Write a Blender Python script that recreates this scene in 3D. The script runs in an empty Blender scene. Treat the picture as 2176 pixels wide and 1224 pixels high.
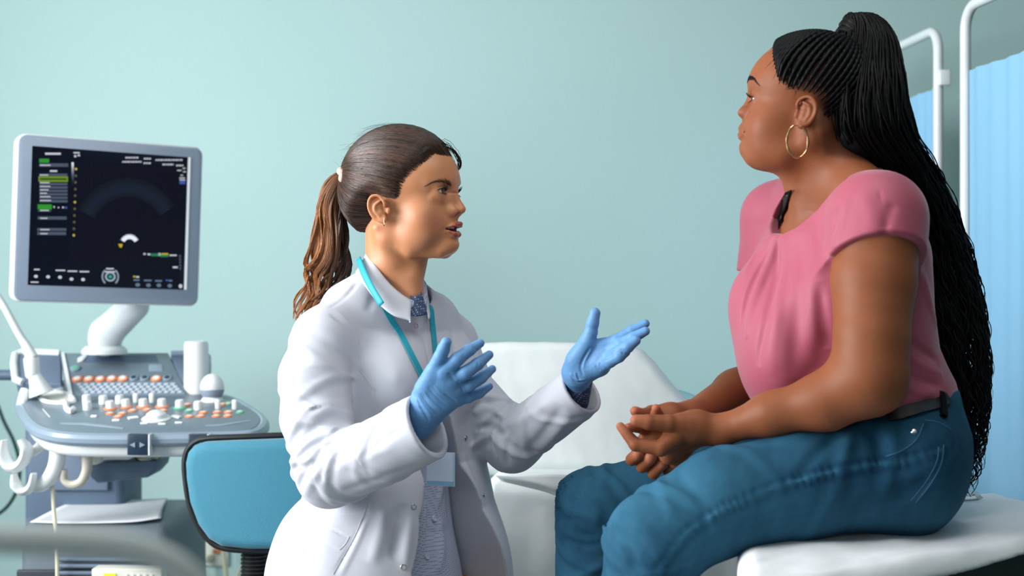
import bpy, math, random
import numpy as np
from mathutils import Vector, Matrix, Euler

# ------------------------------------------------------------------ camera, light, exposure
FPX, CX, CY, CAMZ = 3022.2, 1088.0, 612.0, 1.2
scn = bpy.context.scene
cam_d = bpy.data.cameras.new('camera'); cam = bpy.data.objects.new('camera', cam_d)
scn.collection.objects.link(cam); scn.camera = cam
cam.location = (0, 0, CAMZ); cam.rotation_euler = (math.pi / 2, 0, 0)
cam_d.lens = 50; cam_d.sensor_width = 36; cam_d.clip_start = .05
cam_d.dof.use_dof = True; cam_d.dof.focus_distance = 2.6; cam_d.dof.aperture_fstop = 2.8
scn.view_settings.view_transform = 'Standard'; scn.view_settings.look = 'None'
scn.view_settings.gamma = 1; scn.view_settings.exposure = 0.10
scn.cycles.use_denoising = True
scn.cycles.max_bounces = 6; scn.cycles.diffuse_bounces = 4; scn.cycles.glossy_bounces = 3
scn.cycles.sample_clamp_indirect = 6

wd = bpy.data.worlds.new('world'); scn.world = wd; wd.use_nodes = True
wd.node_tree.nodes['Background'].inputs[0].default_value = (.62, .78, .9, 1)
wd.node_tree.nodes['Background'].inputs[1].default_value = 1.0

def area(name, loc, aim, sx, sy, power, col):
    d = bpy.data.lights.new(name, 'AREA'); d.shape = 'RECTANGLE'; d.size = sx; d.size_y = sy
    d.energy = power; d.color = col
    o = bpy.data.objects.new(name, d); scn.collection.objects.link(o); o.location = loc
    o.rotation_euler = (Vector(aim) - Vector(loc)).to_track_quat('-Z', 'Y').to_euler()
    return o
# daylight entering the tall window in the left wall, then added fills behind the camera and overhead
area('daylight_left', (-2.66, 1.75, 1.75), (0, 1.85, 1.4), 2.3, 1.7, 168, (1, .985, 1))
area('front_fill', (-.9, -1.96, 1.9), (-.3, 3, 1.2), 2.2, 1.3, 13, (1, .98, 1))  # added frontal fill, set at an opening behind the camera
area('ceiling_fill_light', (.35, 1.7, 2.74), (.35, 1.7, 0), 1.15, 1.15, 13, (1, .98, .97))  # added overhead fill to brighten the table and couch

# ------------------------------------------------------------------ small helpers
COL = scn.collection
def W(px, py, Y):
    return np.array([(px - CX) / FPX * Y, Y, CAMZ - (py - CY) / FPX * Y])
def nrm(v): v = np.asarray(v, float); return v / np.linalg.norm(v)
def lin(c):
    if isinstance(c, str): c = tuple(int(c[i:i + 2], 16) / 255 for i in (0, 2, 4))
    return tuple(x / 12.92 if x <= .04045 else ((x + .055) / 1.055) ** 2.4 for x in c)
def tag(o, label=None, cat=None, group=None, kind=None):
    for k, v in (('label', label), ('category', cat), ('group', group), ('kind', kind)):
        if v: o[k] = v
    return o
def empty(name, loc=(0, 0, 0), label=None, cat=None, group=None):
    o = bpy.data.objects.new(name, None); COL.objects.link(o); o.location = [float(x) for x in loc]
    o.empty_display_size = .05
    return tag(o, label, cat, group)

def mat(name, col='ffffff', rough=.5, metal=0, spec=.5, noise=None, bump=None, vcol=False, sss=0, sheen=0,
        coat=0, emis=None, weave=None, trans=0, sssr=(1, .35, .2)):
    m = bpy.data.materials.new(name); m.use_nodes = True
    nt = m.node_tree; b = nt.nodes['Principled BSDF']; L = nt.links
    b.inputs['Base Color'].default_value = (*lin(col), 1)
    b.inputs['Roughness'].default_value = rough; b.inputs['Metallic'].default_value = metal
    b.inputs['Specular IOR Level'].default_value = spec
    if coat: b.inputs['Coat Weight'].default_value = coat; b.inputs['Coat Roughness'].default_value = .15
    if sheen: b.inputs['Sheen Weight'].default_value = sheen; b.inputs['Sheen Roughness'].default_value = .4
    if trans: b.inputs['Transmission Weight'].default_value = trans
    if sss:
        b.inputs['Subsurface Weight'].default_value = sss; b.inputs['Subsurface Radius'].default_value = sssr
        b.inputs['Subsurface Scale'].default_value = .008
    if emis:
        b.inputs['Emission Color'].default_value = (*lin(emis[0]), 1); b.inputs['Emission Strength'].default_value = emis[1]
    src = None
    if vcol:
        a = nt.nodes.new('ShaderNodeAttribute'); a.attribute_name = 'Col'; src = a.outputs['Color']
        L.new(src, b.inputs['Base Color'])
    geo = nt.nodes.new('ShaderNodeTexCoord')
    if noise:                                    # (scale, colour2, amount)
        n = nt.nodes.new('ShaderNodeTexNoise'); n.inputs['Scale'].default_value = noise[0]; n.inputs['Detail'].default_value = 6
        L.new(geo.outputs['Object'], n.inputs['Vector'])
        r = nt.nodes.new('ShaderNodeValToRGB'); r.color_ramp.elements[0].position = .35; r.color_ramp.elements[1].position = .65
        L.new(n.outputs['Fac'], r.inputs['Fac'])
        mx = nt.nodes.new('ShaderNodeMix'); mx.data_type = 'RGBA'
        mul = nt.nodes.new('ShaderNodeMath'); mul.operation = 'MULTIPLY'; mul.inputs[1].default_value = noise[2]
        L.new(r.outputs['Color'], mul.inputs[0]); L.new(mul.outputs[0], mx.inputs['Factor'])
        if src: L.new(src, mx.inputs['A'])
        else: mx.inputs['A'].default_value = (*lin(col), 1)
        mx.inputs['B'].default_value = (*lin(noise[1]), 1)
        L.new(mx.outputs['Result'], b.inputs['Base Color'])
    if bump:                                     # (scale, strength, distance)
        n2 = nt.nodes.new('ShaderNodeTexNoise'); n2.inputs['Scale'].default_value = bump[0]; n2.inputs['Detail'].default_value = 4
        L.new(geo.outputs['Object'], n2.inputs['Vector'])
        bp = nt.nodes.new('ShaderNodeBump'); bp.inputs['Strength'].default_value = bump[1]; bp.inputs['Distance'].default_value = bump[2]
        L.new(n2.outputs['Fac'], bp.inputs['Height']); L.new(bp.outputs[0], b.inputs['Normal'])
    return m

def build(name, V, Fc, m, parent=None, smooth=True, cols=None):
    me = bpy.data.meshes.new(name)
    V = np.asarray(V, np.float32)
    if isinstance(Fc, np.ndarray) and Fc.ndim == 2:
        n = Fc.shape[1]; me.vertices.add(len(V)); me.vertices.foreach_set('co', V.ravel())
        me.loops.add(Fc.size); me.loops.foreach_set('vertex_index', Fc.astype(np.int32).ravel())
        me.polygons.add(len(Fc)); me.polygons.foreach_set('loop_start', np.arange(0, Fc.size, n, dtype=np.int32))
        me.update(calc_edges=True); me.validate()
    else:
        me.from_pydata([tuple(map(float, v)) for v in V], [], [tuple(map(int, f)) for f in Fc]); me.update()
    if smooth: me.polygons.foreach_set('use_smooth', np.ones(len(me.polygons), bool))
    if cols is not None:
        a = me.attributes.new('Col', 'FLOAT_COLOR', 'POINT')
        c = np.ones((len(V), 4), np.float32); c[:, :3] = cols; a.data.foreach_set('color', c.ravel())
    if m: me.materials.append(m)
    o = bpy.data.objects.new(name, me); COL.objects.link(o)
    if parent is not None:
        o.parent = parent
        if parent.type == 'EMPTY': o.matrix_parent_inverse = Matrix.Translation(-Vector(parent_world(parent)))
    return o
def parent_world(p):
    v = Vector((0, 0, 0))
    while p is not None:
        if p.type == 'EMPTY': v += Vector(p.location)
        p = p.parent
    return v

class MB:
    """collects simple shapes into one mesh"""
    def __init__(s): s.V = []; s.F = []; s.n = 0
    def add(s, V, Fc):
        s.V += [tuple(map(float, v)) for v in V]; s.F += [tuple(int(i) + s.n for i in f) for f in Fc]; s.n = len(s.V); return s
    def box(s, c, size, R=None, bev=.0):
        c = np.asarray(c, float); h = np.asarray(size, float) / 2
        R = np.eye(3) if R is None else R
        b = min(bev, min(h) * .98)
        if b <= 0:
            P = [np.array([x, y, z]) * h for x in (-1, 1) for y in (-1, 1) for z in (-1, 1)]
            return s.add([c + R @ p for p in P], [(0, 1, 3, 2), (4, 6, 7, 5), (0, 4, 5, 1), (2, 3, 7, 6), (0, 2, 6, 4), (1, 5, 7, 3)])
        n = 3; V = []; ang = [i * math.pi / 2 / n for i in range(n + 1)]
        N = 4 * (n + 1); rings = 2 * (n + 1)
        for i in range(rings):
            k = i if i <= n else i - (n + 1); top = i > n
            ph = (-math.pi / 2 + ang[k]) if not top else ang[k]
            zc = (h[2] - b) * (1 if top else -1)
            for q in range(4):
                sx = (1, -1, -1, 1)[q]; sy = (1, 1, -1, -1)[q]
                for j in range(n + 1):
                    th = q * math.pi / 2 + ang[j]
                    p = np.array([sx * (h[0] - b) + b * math.cos(ph) * math.cos(th), sy * (h[1] - b) + b * math.cos(ph) * math.sin(th), zc + b * math.sin(ph)])
                    V.append(c + R @ p)
        Fc = []
        for i in range(rings - 1):
            for j in range(N):
                a = i * N + j; d = i * N + (j + 1) % N
                Fc.append((a, d, d + N, a + N))
        Fc.append(tuple(range(N - 1, -1, -1))); Fc.append(tuple((rings - 1) * N + j for j in range(N)))
        return s.add(V, Fc)
    def tube(s, pts, rad, n=12, cap=True, flat=1.0, up=None):
        pts = np.asarray(pts, float); m = len(pts)
        rad = np.full(m, rad) if np.isscalar(rad) else np.asarray(rad, float)
        T = np.gradient(pts, axis=0); T /= np.linalg.norm(T, axis=1)[:, None] + 1e-12
        r = np.array([0, 0, 1.]) if up is None else np.asarray(up, float)
        if abs(r @ T[0]) > .95: r = np.array([0, 1., 0])
        V = []
        for i in range(m):
            r = r - T[i] * (r @ T[i]); r /= np.linalg.norm(r) + 1e-12
            q = np.cross(T[i], r)
            for j in range(n):
                a = 2 * math.pi * j / n
                V.append(pts[i] + rad[i] * (math.cos(a) * r * flat + math.sin(a) * q))
        Fc = [(i * n + j, i * n + (j + 1) % n, (i + 1) * n + (j + 1) % n, (i + 1) * n + j) for i in range(m - 1) for j in range(n)]
        if cap: Fc += [tuple(range(n - 1, -1, -1)), tuple((m - 1) * n + j for j in range(n))]
        return s.add(V, Fc)
    def lathe(s, c, prof, axis=(0, 0, 1), n=32):
        """prof: list of (radius, height along axis)"""
        ax = nrm(axis); r = np.array([1., 0, 0]) if abs(ax[0]) < .9 else np.array([0, 1., 0])
        r = nrm(r - ax * (r @ ax)); q = np.cross(ax, r); V = []
        for (ra, h) in prof:
            for j in range(n):
                a = 2 * math.pi * j / n
                V.append(np.asarray(c) + ax * h + ra * (math.cos(a) * r + math.sin(a) * q))
        m = len(prof)
        Fc = [(i * n + j, i * n + (j + 1) % n, (i + 1) * n + (j + 1) % n, (i + 1) * n + j) for i in range(m - 1) for j in range(n)]
        Fc += [tuple(range(n - 1, -1, -1)), tuple((m - 1) * n + j for j in range(n))]
        return s.add(V, Fc)
    def prism(s, poly, origin, ex, ey, ez, depth, bev=0):
        """2-D polygon (x,y) in frame ex,ey extruded along ez by depth"""
        o = np.asarray(origin, float); ex, ey, ez = map(np.asarray, (ex, ey, ez)); n = len(poly)
        levels = [(0, depth * 0.0)] if not bev else []
        c = np.mean(poly, axis=0)
        def inset(p, d):
            v = np.asarray(p) - c; l = np.linalg.norm(v) + 1e-9; return c + v * (1 - d / l)
        lv = [(0, 0), (0, depth)] if not bev else [(bev, 0), (bev * .3, bev * .3), (0, bev), (0, depth - bev), (bev * .3, depth - bev * .3), (bev, depth)]
        V = []
        for (ins, h) in lv:
            for p in poly:
                q = inset(p, ins); V.append(o + ex * q[0] + ey * q[1] + ez * h)
        m = len(lv)
        Fc = [(i * n + j, i * n + (j + 1) % n, (i + 1) * n + (j + 1) % n, (i + 1) * n + j) for i in range(m - 1) for j in range(n)]
        Fc += [tuple(range(n - 1, -1, -1)), tuple((m - 1) * n + j for j in range(n))]
        return s.add(V, Fc)
    def build(s, name, m, parent=None, smooth=True, sharp=35):
        o = build(name, s.V, s.F, m, parent, smooth)
        if smooth and sharp: o.data.set_sharp_from_angle(angle=math.radians(sharp))
        return o

def cat(pts, n=8, closed=False):
    """Catmull-Rom through points"""
    P = np.asarray(pts, float)
    if len(P) < 3: return np.array([P[0] + (P[-1] - P[0]) * t for t in np.linspace(0, 1, n + 1)])
    Q = np.vstack([P[-1:], P, P[:2]]) if closed else np.vstack([2 * P[0] - P[1], P, 2 * P[-1] - P[-2]])
    out = []
    for i in range(len(Q) - 3):
        a, b, c, d = Q[i:i + 4]
        for t in np.arange(n) / n:
            out.append(.5 * (2 * b + (c - a) * t + (2 * a - 5 * b + 4 * c - d) * t * t + (3 * b - a - 3 * c + d) * t ** 3))
    if not closed: out.append(P[-1])
    return np.array(out)
def rrect(w, h, r, n=5):
    out = []
    for (cx, cy, a0) in ((w / 2 - r, h / 2 - r, 0), (-w / 2 + r, h / 2 - r, 90), (-w / 2 + r, -h / 2 + r, 180), (w / 2 - r, -h / 2 + r, 270)):
        for i in range(n + 1):
            a = math.radians(a0 + 90 * i / n); out.append((cx + r * math.cos(a), cy + r * math.sin(a)))
    return out
def patch(rows, nu=8, nv=8, thick=0.003, name='patch', m=None, parent=None, disp=None):
    """surface through a grid of 3-D control points, given real thickness"""
    R = [cat(r, nu) for r in rows]; R = np.array(R)
    G = np.array([cat(R[:, j], nv) for j in range(R.shape[1])]).transpose(1, 0, 2)
    if disp is not None: G = disp(G)
    a, b = G.shape[:2]
    du = np.gradient(G, axis=1); dv = np.gradient(G, axis=0)
    N = np.cross(du, dv); N /= np.linalg.norm(N, axis=2)[..., None] + 1e-12
    V = np.concatenate([(G + N * thick / 2).reshape(-1, 3), (G - N * thick / 2).reshape(-1, 3)])
    k = a * b; Fc = []
    for i in range(a - 1):
        for j in range(b - 1):
            p = i * b + j; Fc.append((p, p + 1, p + b + 1, p + b)); Fc.append((k + p, k + p + b, k + p + b + 1, k + p + 1))
    bd = [j for j in range(b)] + [i * b + b - 1 for i in range(1, a)] + [(a - 1) * b + j for j in range(b - 2, -1, -1)] + [i * b for i in range(a - 2, 0, -1)]
    for i in range(len(bd)):
        p, q = bd[i], bd[(i + 1) % len(bd)]; Fc.append((p, k + p, k + q, q))
    return build(name, V, Fc, m, parent)

# ------------------------------------------------------------------ implicit modelling (signed distance fields, meshed by surface nets)
def ln(v): return np.sqrt(np.einsum('ij,ij->i', v, v))
def smin(a, b, k):
    h = np.clip(k - np.abs(a - b), 0, None) / k
    return np.minimum(a, b) - h * h * k * .25
def smax(a, b, k): return -smin(-a, -b, k)
def sph(P, c, r): return ln(P - np.asarray(c, np.float32)) - r
def rc(P, a, b, ra, rb):
    a = np.asarray(a, np.float32); ba = np.asarray(b, np.float32) - a
    q = P - a; t = np.clip(q @ ba / (ba @ ba + 1e-12), 0, 1)
    return ln(q - t[:, None] * ba) - (ra + (rb - ra) * t)
def chain(P, pts, rad, k=0):
    d = None
    for i in range(len(pts) - 1):
        e = rc(P, pts[i], pts[i + 1], rad[i], rad[i + 1]); d = e if d is None else (smin(d, e, k) if k else np.minimum(d, e))
    return d
def ell(P, c, r, R=None):
    q = P - np.asarray(c, np.float32)
    if R is not None: q = q @ np.asarray(R, np.float32)      # columns of R = local axes
    r = np.asarray(r, np.float32)
    k0 = ln(q / r); k1 = ln(q / (r * r))
    return k0 * (k0 - 1) / (k1 + 1e-9)
def loft(P, pts, ws, wd, side):
    """elliptical sections along a polyline: ws half-width along side, wd half-depth across"""
    pts = np.asarray(pts, np.float32); side = np.asarray(side, np.float32)
    best = None; bu = bv = bw = bd = bt = None
    for i in range(len(pts) - 1):
        a = pts[i]; ba = pts[i + 1] - a; q = P - a; L2 = ba @ ba
        t = np.clip(q @ ba / L2, 0, 1); c = q - t[:, None] * ba
        T = ba / math.sqrt(L2); s = side - T * (side @ T); s /= np.linalg.norm(s); v = np.cross(T, s)
        u_, v_, w_ = c @ s, c @ v, c @ T
        A = ws[i] + (ws[i + 1] - ws[i]) * t; B = wd[i] + (wd[i + 1] - wd[i]) * t; M = np.minimum(A, B)
        k0 = np.sqrt((u_ / A) ** 2 + (v_ / B) ** 2 + (w_ / M) ** 2)
        k1 = np.sqrt((u_ / A ** 2) ** 2 + (v_ / B ** 2) ** 2 + (w_ / M ** 2) ** 2)
        d = k0 * (k0 - 1) / (k1 + 1e-9)
        best = d if best is None else np.minimum(best, d)
    return best
def poly2(x, y, poly):
    """signed distance to a 2-D polygon (negative inside)"""
    P = np.asarray(poly, np.float32); n = len(P); d = np.full(x.shape, 1e9, np.float32); s = np.ones(x.shape, bool)
    for i in range(n):
        a = P[i]; b = P[i - 1]; ex, ey = b - a; wx, wy = x - a[0], y - a[1]
        t = np.clip((wx * ex + wy * ey) / (ex * ex + ey * ey + 1e-12), 0, 1)
        d = np.minimum(d, (wx - ex * t) ** 2 + (wy - ey * t) ** 2)
        c1 = y >= a[1]; c2 = y < b[1]; c3 = ex * wy > ey * wx
        s ^= (c1 & c2 & c3) | (~c1 & ~c2 & ~c3)
    return np.where(s, np.sqrt(d), -np.sqrt(d))
def pdist(P, pts):
    """distance to polyline and parameter 0..1"""
    pts = np.asarray(pts, np.float32); n = len(pts) - 1; best = np.full(len(P), 1e9, np.float32); bt = np.zeros(len(P), np.float32)
    for i in range(n):
        a = pts[i]; ba = pts[i + 1] - a; q = P - a; t = np.clip(q @ ba / (ba @ ba + 1e-12), 0, 1)
        d = ln(q - t[:, None] * ba); m = d < best; best = np.where(m, d, best); bt = np.where(m, (i + t) / n, bt)
    return best, bt
def ray(px, py, f, Y0, Y1, n=700):
    Y = np.linspace(Y0, Y1, n); P = np.stack([(px - CX) / FPX * Y, Y, CAMZ - (py - CY) / FPX * Y], 1).astype(np.float32)
    d = f(P); i = np.argmax(d < 0)
    if d[i] >= 0: i = int(np.argmin(d)); return P[i].astype(float)
    if i == 0: return P[0].astype(float)
    t = d[i - 1] / (d[i - 1] - d[i]); return (P[i - 1] + (P[i] - P[i - 1]) * t).astype(float)
def folds(f, specs, Y0, Y1, taper=True):
    """raise or sink ridges along lines lying on the surface of f; specs: (pixels, width, height)"""
    prep = []
    for (pl, w, a) in specs:
        pts = np.array([ray(x, y, f, Y0, Y1) for (x, y) in pl])
        if len(pts) > 2: pts = cat(pts, 3)
        prep.append((pts.astype(np.float32), w, a, pts.min(0) - 3 * w, pts.max(0) + 3 * w))
    def g(P):
        d = f(P)
        for (pts, w, a, lo, hi) in prep:
            m = np.all((P > lo) & (P < hi), axis=1)
            if not m.any(): continue
            e, t = pdist(P[m], pts); k = a * np.exp(-(e / w) ** 2)
            if taper: k *= np.clip(np.minimum(t, 1 - t) * 5, 0, 1) ** .7
            d[m] -= k
        return d
    return g
def ringfolds(P, pts, specs, side=(0.3, -.8, .5), rmax=.078):
    """slanted cloth ridges around a limb; specs: (place along the limb 0..1, slant, facing angle, width, height)"""
    pts = np.asarray(pts, np.float32); n = len(pts) - 1; best = np.full(len(P), 1e9, np.float32); S = np.zeros(len(P), np.float32); F = np.zeros(len(P), np.float32)
    L = [np.linalg.norm(pts[i + 1] - pts[i]) for i in range(n)]; acc = 0; tot = sum(L); side = np.asarray(side, np.float32)
    for i in range(n):
        a = pts[i]; ba = pts[i + 1] - a; q = P - a; t = np.clip(q @ ba / (ba @ ba), 0, 1); c = q - t[:, None] * ba; d = ln(c)
        T = ba / L[i]; s = side - T * (side @ T); s /= np.linalg.norm(s); w = np.cross(T, s); m = d < best
        best = np.where(m, d, best); S = np.where(m, acc + t * L[i], S); F = np.where(m, np.arctan2(c @ w, c @ s), F); acc += L[i]
    o = np.zeros(len(P), np.float32)
    for (s0, k, f0, w, a) in specs:
        x = S - s0 * tot + k * np.sin(F - f0) + .004 * np.sin(3 * F + 40 * s0)
        o += a * np.exp(-(x / w) ** 2) * np.clip(.35 + .65 * np.cos(F - f0), 0, 1) - .5 * a * np.exp(-((x - 1.9 * w) / w) ** 2) * np.clip(.3 + .7 * np.cos(F - f0), 0, 1)
    return o * np.clip((rmax - best) / .012, 0, 1)
def wav(P, s, seed=0):
    r = np.random.RandomState(seed); o = np.zeros(len(P), np.float32)
    for i in range(5):
        k = nrm(r.randn(3)) * s * (1 + .6 * i); o += np.sin(P @ k.astype(np.float32) + r.rand() * 6 + .8 * np.sin(P @ (nrm(r.randn(3)) * s * 1.3).astype(np.float32))) / (1 + .6 * i)
    return o / 2.2
def grad(f, P, e=.0006):
    K = np.array([[1, -1, -1], [-1, -1, 1], [-1, 1, -1], [1, 1, 1]], np.float32); g = np.zeros_like(P)
    for k in K: g += k * f(P + k * e)[:, None]
    return g / (4 * e)
def evalc(f, P, ch=400000):
    return np.concatenate([f(P[i:i + ch]) for i in range(0, len(P), ch)]) if len(P) else np.zeros(0, np.float32)
def nets(f, lo, hi, h, newton=2, B=8, slack=1.35):
    lo = np.asarray(lo, np.float32); hi = np.asarray(hi, np.float32)
    nb = np.ceil((hi - lo) / (h * B)).astype(int); N = nb * B + 1
    ci = np.stack(np.meshgrid(*[np.arange(k) for k in nb], indexing='ij'), -1).reshape(-1, 3)
    cc = (lo + (ci + .5) * B * h).astype(np.float32); dc = evalc(f, cc)
    act = np.abs(dc) < B * h * .87 * slack + h
    blk = act.reshape(nb); sg = dc.reshape(nb)
    D = np.repeat(np.repeat(np.repeat(np.sign(sg).astype(np.float32), B, 0), B, 1), B, 2)
    D = np.pad(D, ((0, 1),) * 3, mode='edge')
    M = np.zeros(N, bool)
    Mb = np.repeat(np.repeat(np.repeat(blk, B, 0), B, 1), B, 2)
    for ox in (0, 1):
        for oy in (0, 1):
            for oz in (0, 1): M[ox:ox + N[0] - 1, oy:oy + N[1] - 1, oz:oz + N[2] - 1] |= Mb
    idx = np.argwhere(M); P = (lo + idx * h).astype(np.float32)
    D[M] = evalc(f, P)
    D[0] = D[-1] = 1; D[:, 0] = D[:, -1] = 1; D[:, :, 0] = D[:, :, -1] = 1
    S = D < 0
    c = np.zeros(tuple(N - 1), np.int8)
    for ox in (0, 1):
        for oy in (0, 1):
            for oz in (0, 1): c += S[ox:ox + N[0] - 1, oy:oy + N[1] - 1, oz:oz + N[2] - 1]
    cells = np.argwhere((c > 0) & (c < 8)); 
    ID = np.full(tuple(N - 1), -1, np.int32); ID[tuple(cells.T)] = np.arange(len(cells))
    acc = np.zeros((len(cells), 3), np.float32); cnt = np.zeros(len(cells), np.float32)
    cor = [np.array(x) for x in ((0, 0, 0), (1, 0, 0), (0, 1, 0), (1, 1, 0), (0, 0, 1), (1, 0, 1), (0, 1, 1), (1, 1, 1))]
    for (i, j) in ((0, 1), (2, 3), (4, 5), (6, 7), (0, 2), (1, 3), (4, 6), (5, 7), (0, 4), (1, 5), (2, 6), (3, 7)):
        a = D[tuple((cells + cor[i]).T)]; b = D[tuple((cells + cor[j]).T)]; m = (a < 0) != (b < 0)
        t = np.where(m, a / np.where(m, a - b, 1), 0)[:, None]
        acc += np.where(m[:, None], cor[i] + (cor[j] - cor[i]) * t, 0); cnt += m
    V = (lo + (cells + acc / cnt[:, None]) * h).astype(np.float32)
    F = []
    for ax in range(3):
        u, v = (ax + 1) % 3, (ax + 2) % 3
        sl0 = [slice(None)] * 3; sl1 = [slice(None)] * 3; sl0[ax] = slice(0, -1); sl1[ax] = slice(1, None)
        A, Bq = S[tuple(sl0)], S[tuple(sl1)]; e = np.argwhere(A != Bq)
        e = e[(e[:, u] > 0) & (e[:, v] > 0) & (e[:, u] < N[u] - 1) & (e[:, v] < N[v] - 1)]
        flip = A[tuple(e.T)]
        du = np.zeros(3, int); du[u] = 1; dv = np.zeros(3, int); dv[v] = 1
        q = np.stack([ID[tuple((e - du - dv).T)], ID[tuple((e - dv).T)], ID[tuple(e.T)], ID[tuple((e - du).T)]], 1)
        q = np.where(flip[:, None], q, q[:, ::-1]); F.append(q)
    F = np.concatenate(F); F = F[(F >= 0).all(1)]
    for _ in range(newton):
        d = evalc(f, V); g = np.concatenate([grad(f, V[i:i + 400000]) for i in range(0, len(V), 400000)])
        g2 = np.maximum((g * g).sum(1), .05)
        st = np.clip(d / g2, -h * .8, h * .8); V = V - g * st[:, None]
    return V, F
def implicit(name, f, lo, hi, h, m, parent=None, cols=None, newton=2, slack=1.35):
    V, F = nets(f, lo, hi, h, newton, slack=slack)
    return build(name, V, F, m, parent, cols=None if cols is None else cols(V))
class Frame:
    """local axes: u forward, s to the body's left, z up"""
    def __init__(s, O, fwd, tilt=0):
        s.O = np.asarray(O, float); s.F = nrm(fwd); s.L = nrm(np.cross([0, 0, 1], s.F)); s.Z = np.cross(s.F, s.L)
        s.R = np.stack([s.F, s.L, s.Z], 1).astype(np.float32)
    def loc(s, P): return (P - s.O.astype(np.float32)) @ s.R
    def wor(s, p): return s.O + s.R.astype(float) @ np.asarray(p, float)
    def px(s, x, y, side=0.0):
        """point of the sagittal slice at this side offset that is seen at pixel x, y"""
        k = (x - CX) / FPX; O, F, L = s.O, s.F, s.L
        u = (k * (O[1] + side * L[1]) - O[0] - side * L[0]) / (F[0] - k * F[1])
        Y = O[1] + u * F[1] + side * L[1]
        return np.array([u, side, CAMZ - (y - CY) / FPX * Y - O[2]])
# ------------------------------------------------------------------ the room
m_wall = mat('wall_paint', 'b9d8d6', .75, noise=(1.2, 'b4d4d1', .5), bump=(180, .05, .002))
m_deep = mat('low_bounce_green', '4a6b68', .8)  # unseen right and front walls darkened to cut bounced light
m_white_wall = mat('white_paint', 'd8e2e0', .8)
m_floor = mat('vinyl_floor', '6c7678', .4, noise=(40, '626c6e', .5))
m_ceil = mat('ceiling_paint', 'b4bab8', .9)
XL, XR, YF, YB, ZT = -2.4, 2.6, -1.8, 4.3, 2.8
def slab(name, c, size, m):
    return tag(MB().box(c, size).build(name, m, smooth=False), kind='structure')
slab('wall_back', ((XL + XR) / 2, YB + .05, ZT / 2), (XR - XL + .2, .1, ZT), m_wall)
slab('wall_right', (XR + .05, (YF + YB) / 2, ZT / 2), (.1, YB - YF + .2, ZT), m_deep)
slab('floor', ((XL + XR) / 2, (YF + YB) / 2, -.05), (XR - XL + .2, YB - YF + .2, .1), m_floor)
slab('ceiling', ((XL + XR) / 2, (YF + YB) / 2, ZT + .05), (XR - XL + .2, YB - YF + .2, .1), m_ceil)
def wall_with_hole(name, along, fixed, a0, a1, h0, h1, z0, z1, m):
    b = MB(); t = .1
    def bx(p, q, zl, zh):
        if along == 'y': b.box((fixed, (p + q) / 2, (zl + zh) / 2), (t, q - p, zh - zl))
        else: b.box(((p + q) / 2, fixed, (zl + zh) / 2), (q - p, t, zh - zl))
    bx(a0, h0, 0, ZT); bx(h1, a1, 0, ZT); bx(h0, h1, 0, z0); bx(h0, h1, z1, ZT)
    return tag(b.build(name, m, smooth=False), kind='structure')
wall_with_hole('wall_left', 'y', XL - .05, YF - .1, YB + .1, .6, 2.9, .9, 2.6, m_wall)
wall_with_hole('wall_front', 'x', YF - .05, XL - .1, XR + .1, -2.0, .2, 1.2, 2.6, m_deep)
m_frame = mat('window_white', 'f2f4f2', .4)
def win(name, along, fixed, a0, a1, z0, z1):
    b = MB(); f = .06
    def bx(p, q, zl, zh):
        if along == 'y': b.box((fixed, (p + q) / 2, (zl + zh) / 2), (.05, q - p, zh - zl))
        else: b.box(((p + q) / 2, fixed, (zl + zh) / 2), (q - p, .05, zh - zl))
    bx(a0, a0 + f, z0, z1); bx(a1 - f, a1, z0, z1); bx(a0, a1, z0, z0 + f); bx(a0, a1, z1 - f, z1)
    bx((a0 + a1) / 2 - .03, (a0 + a1) / 2 + .03, z0, z1)
    return tag(b.build(name, m_frame, smooth=False), kind='structure')
cp = empty('added_ceiling_panel', (.35, 1.7, 2.75), 'unseen square ceiling panel added for fill light above the two people', 'lamp')  # unseen panel added to carry the overhead fill
MB().box((.35, 1.7, 2.775), (1.26, 1.26, .05), bev=.006).build('fill_panel_housing', m_frame, cp)
win('window_1', 'y', XL - .05, -.6, 2.9, .9, 2.6)
win('fill_window', 'x', YF - .05, -2.0, .2, 1.2, 2.6)  # added window frame behind the camera for the frontal fill
slab('baseboard_back', ((XL + XR) / 2, YB - .008, .05), (XR - XL, .015, .1), m_frame)
slab('baseboard_right', (XR - .008, (YF + YB) / 2, .05), (.015, YB - YF - .05, .1), m_frame)
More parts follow.
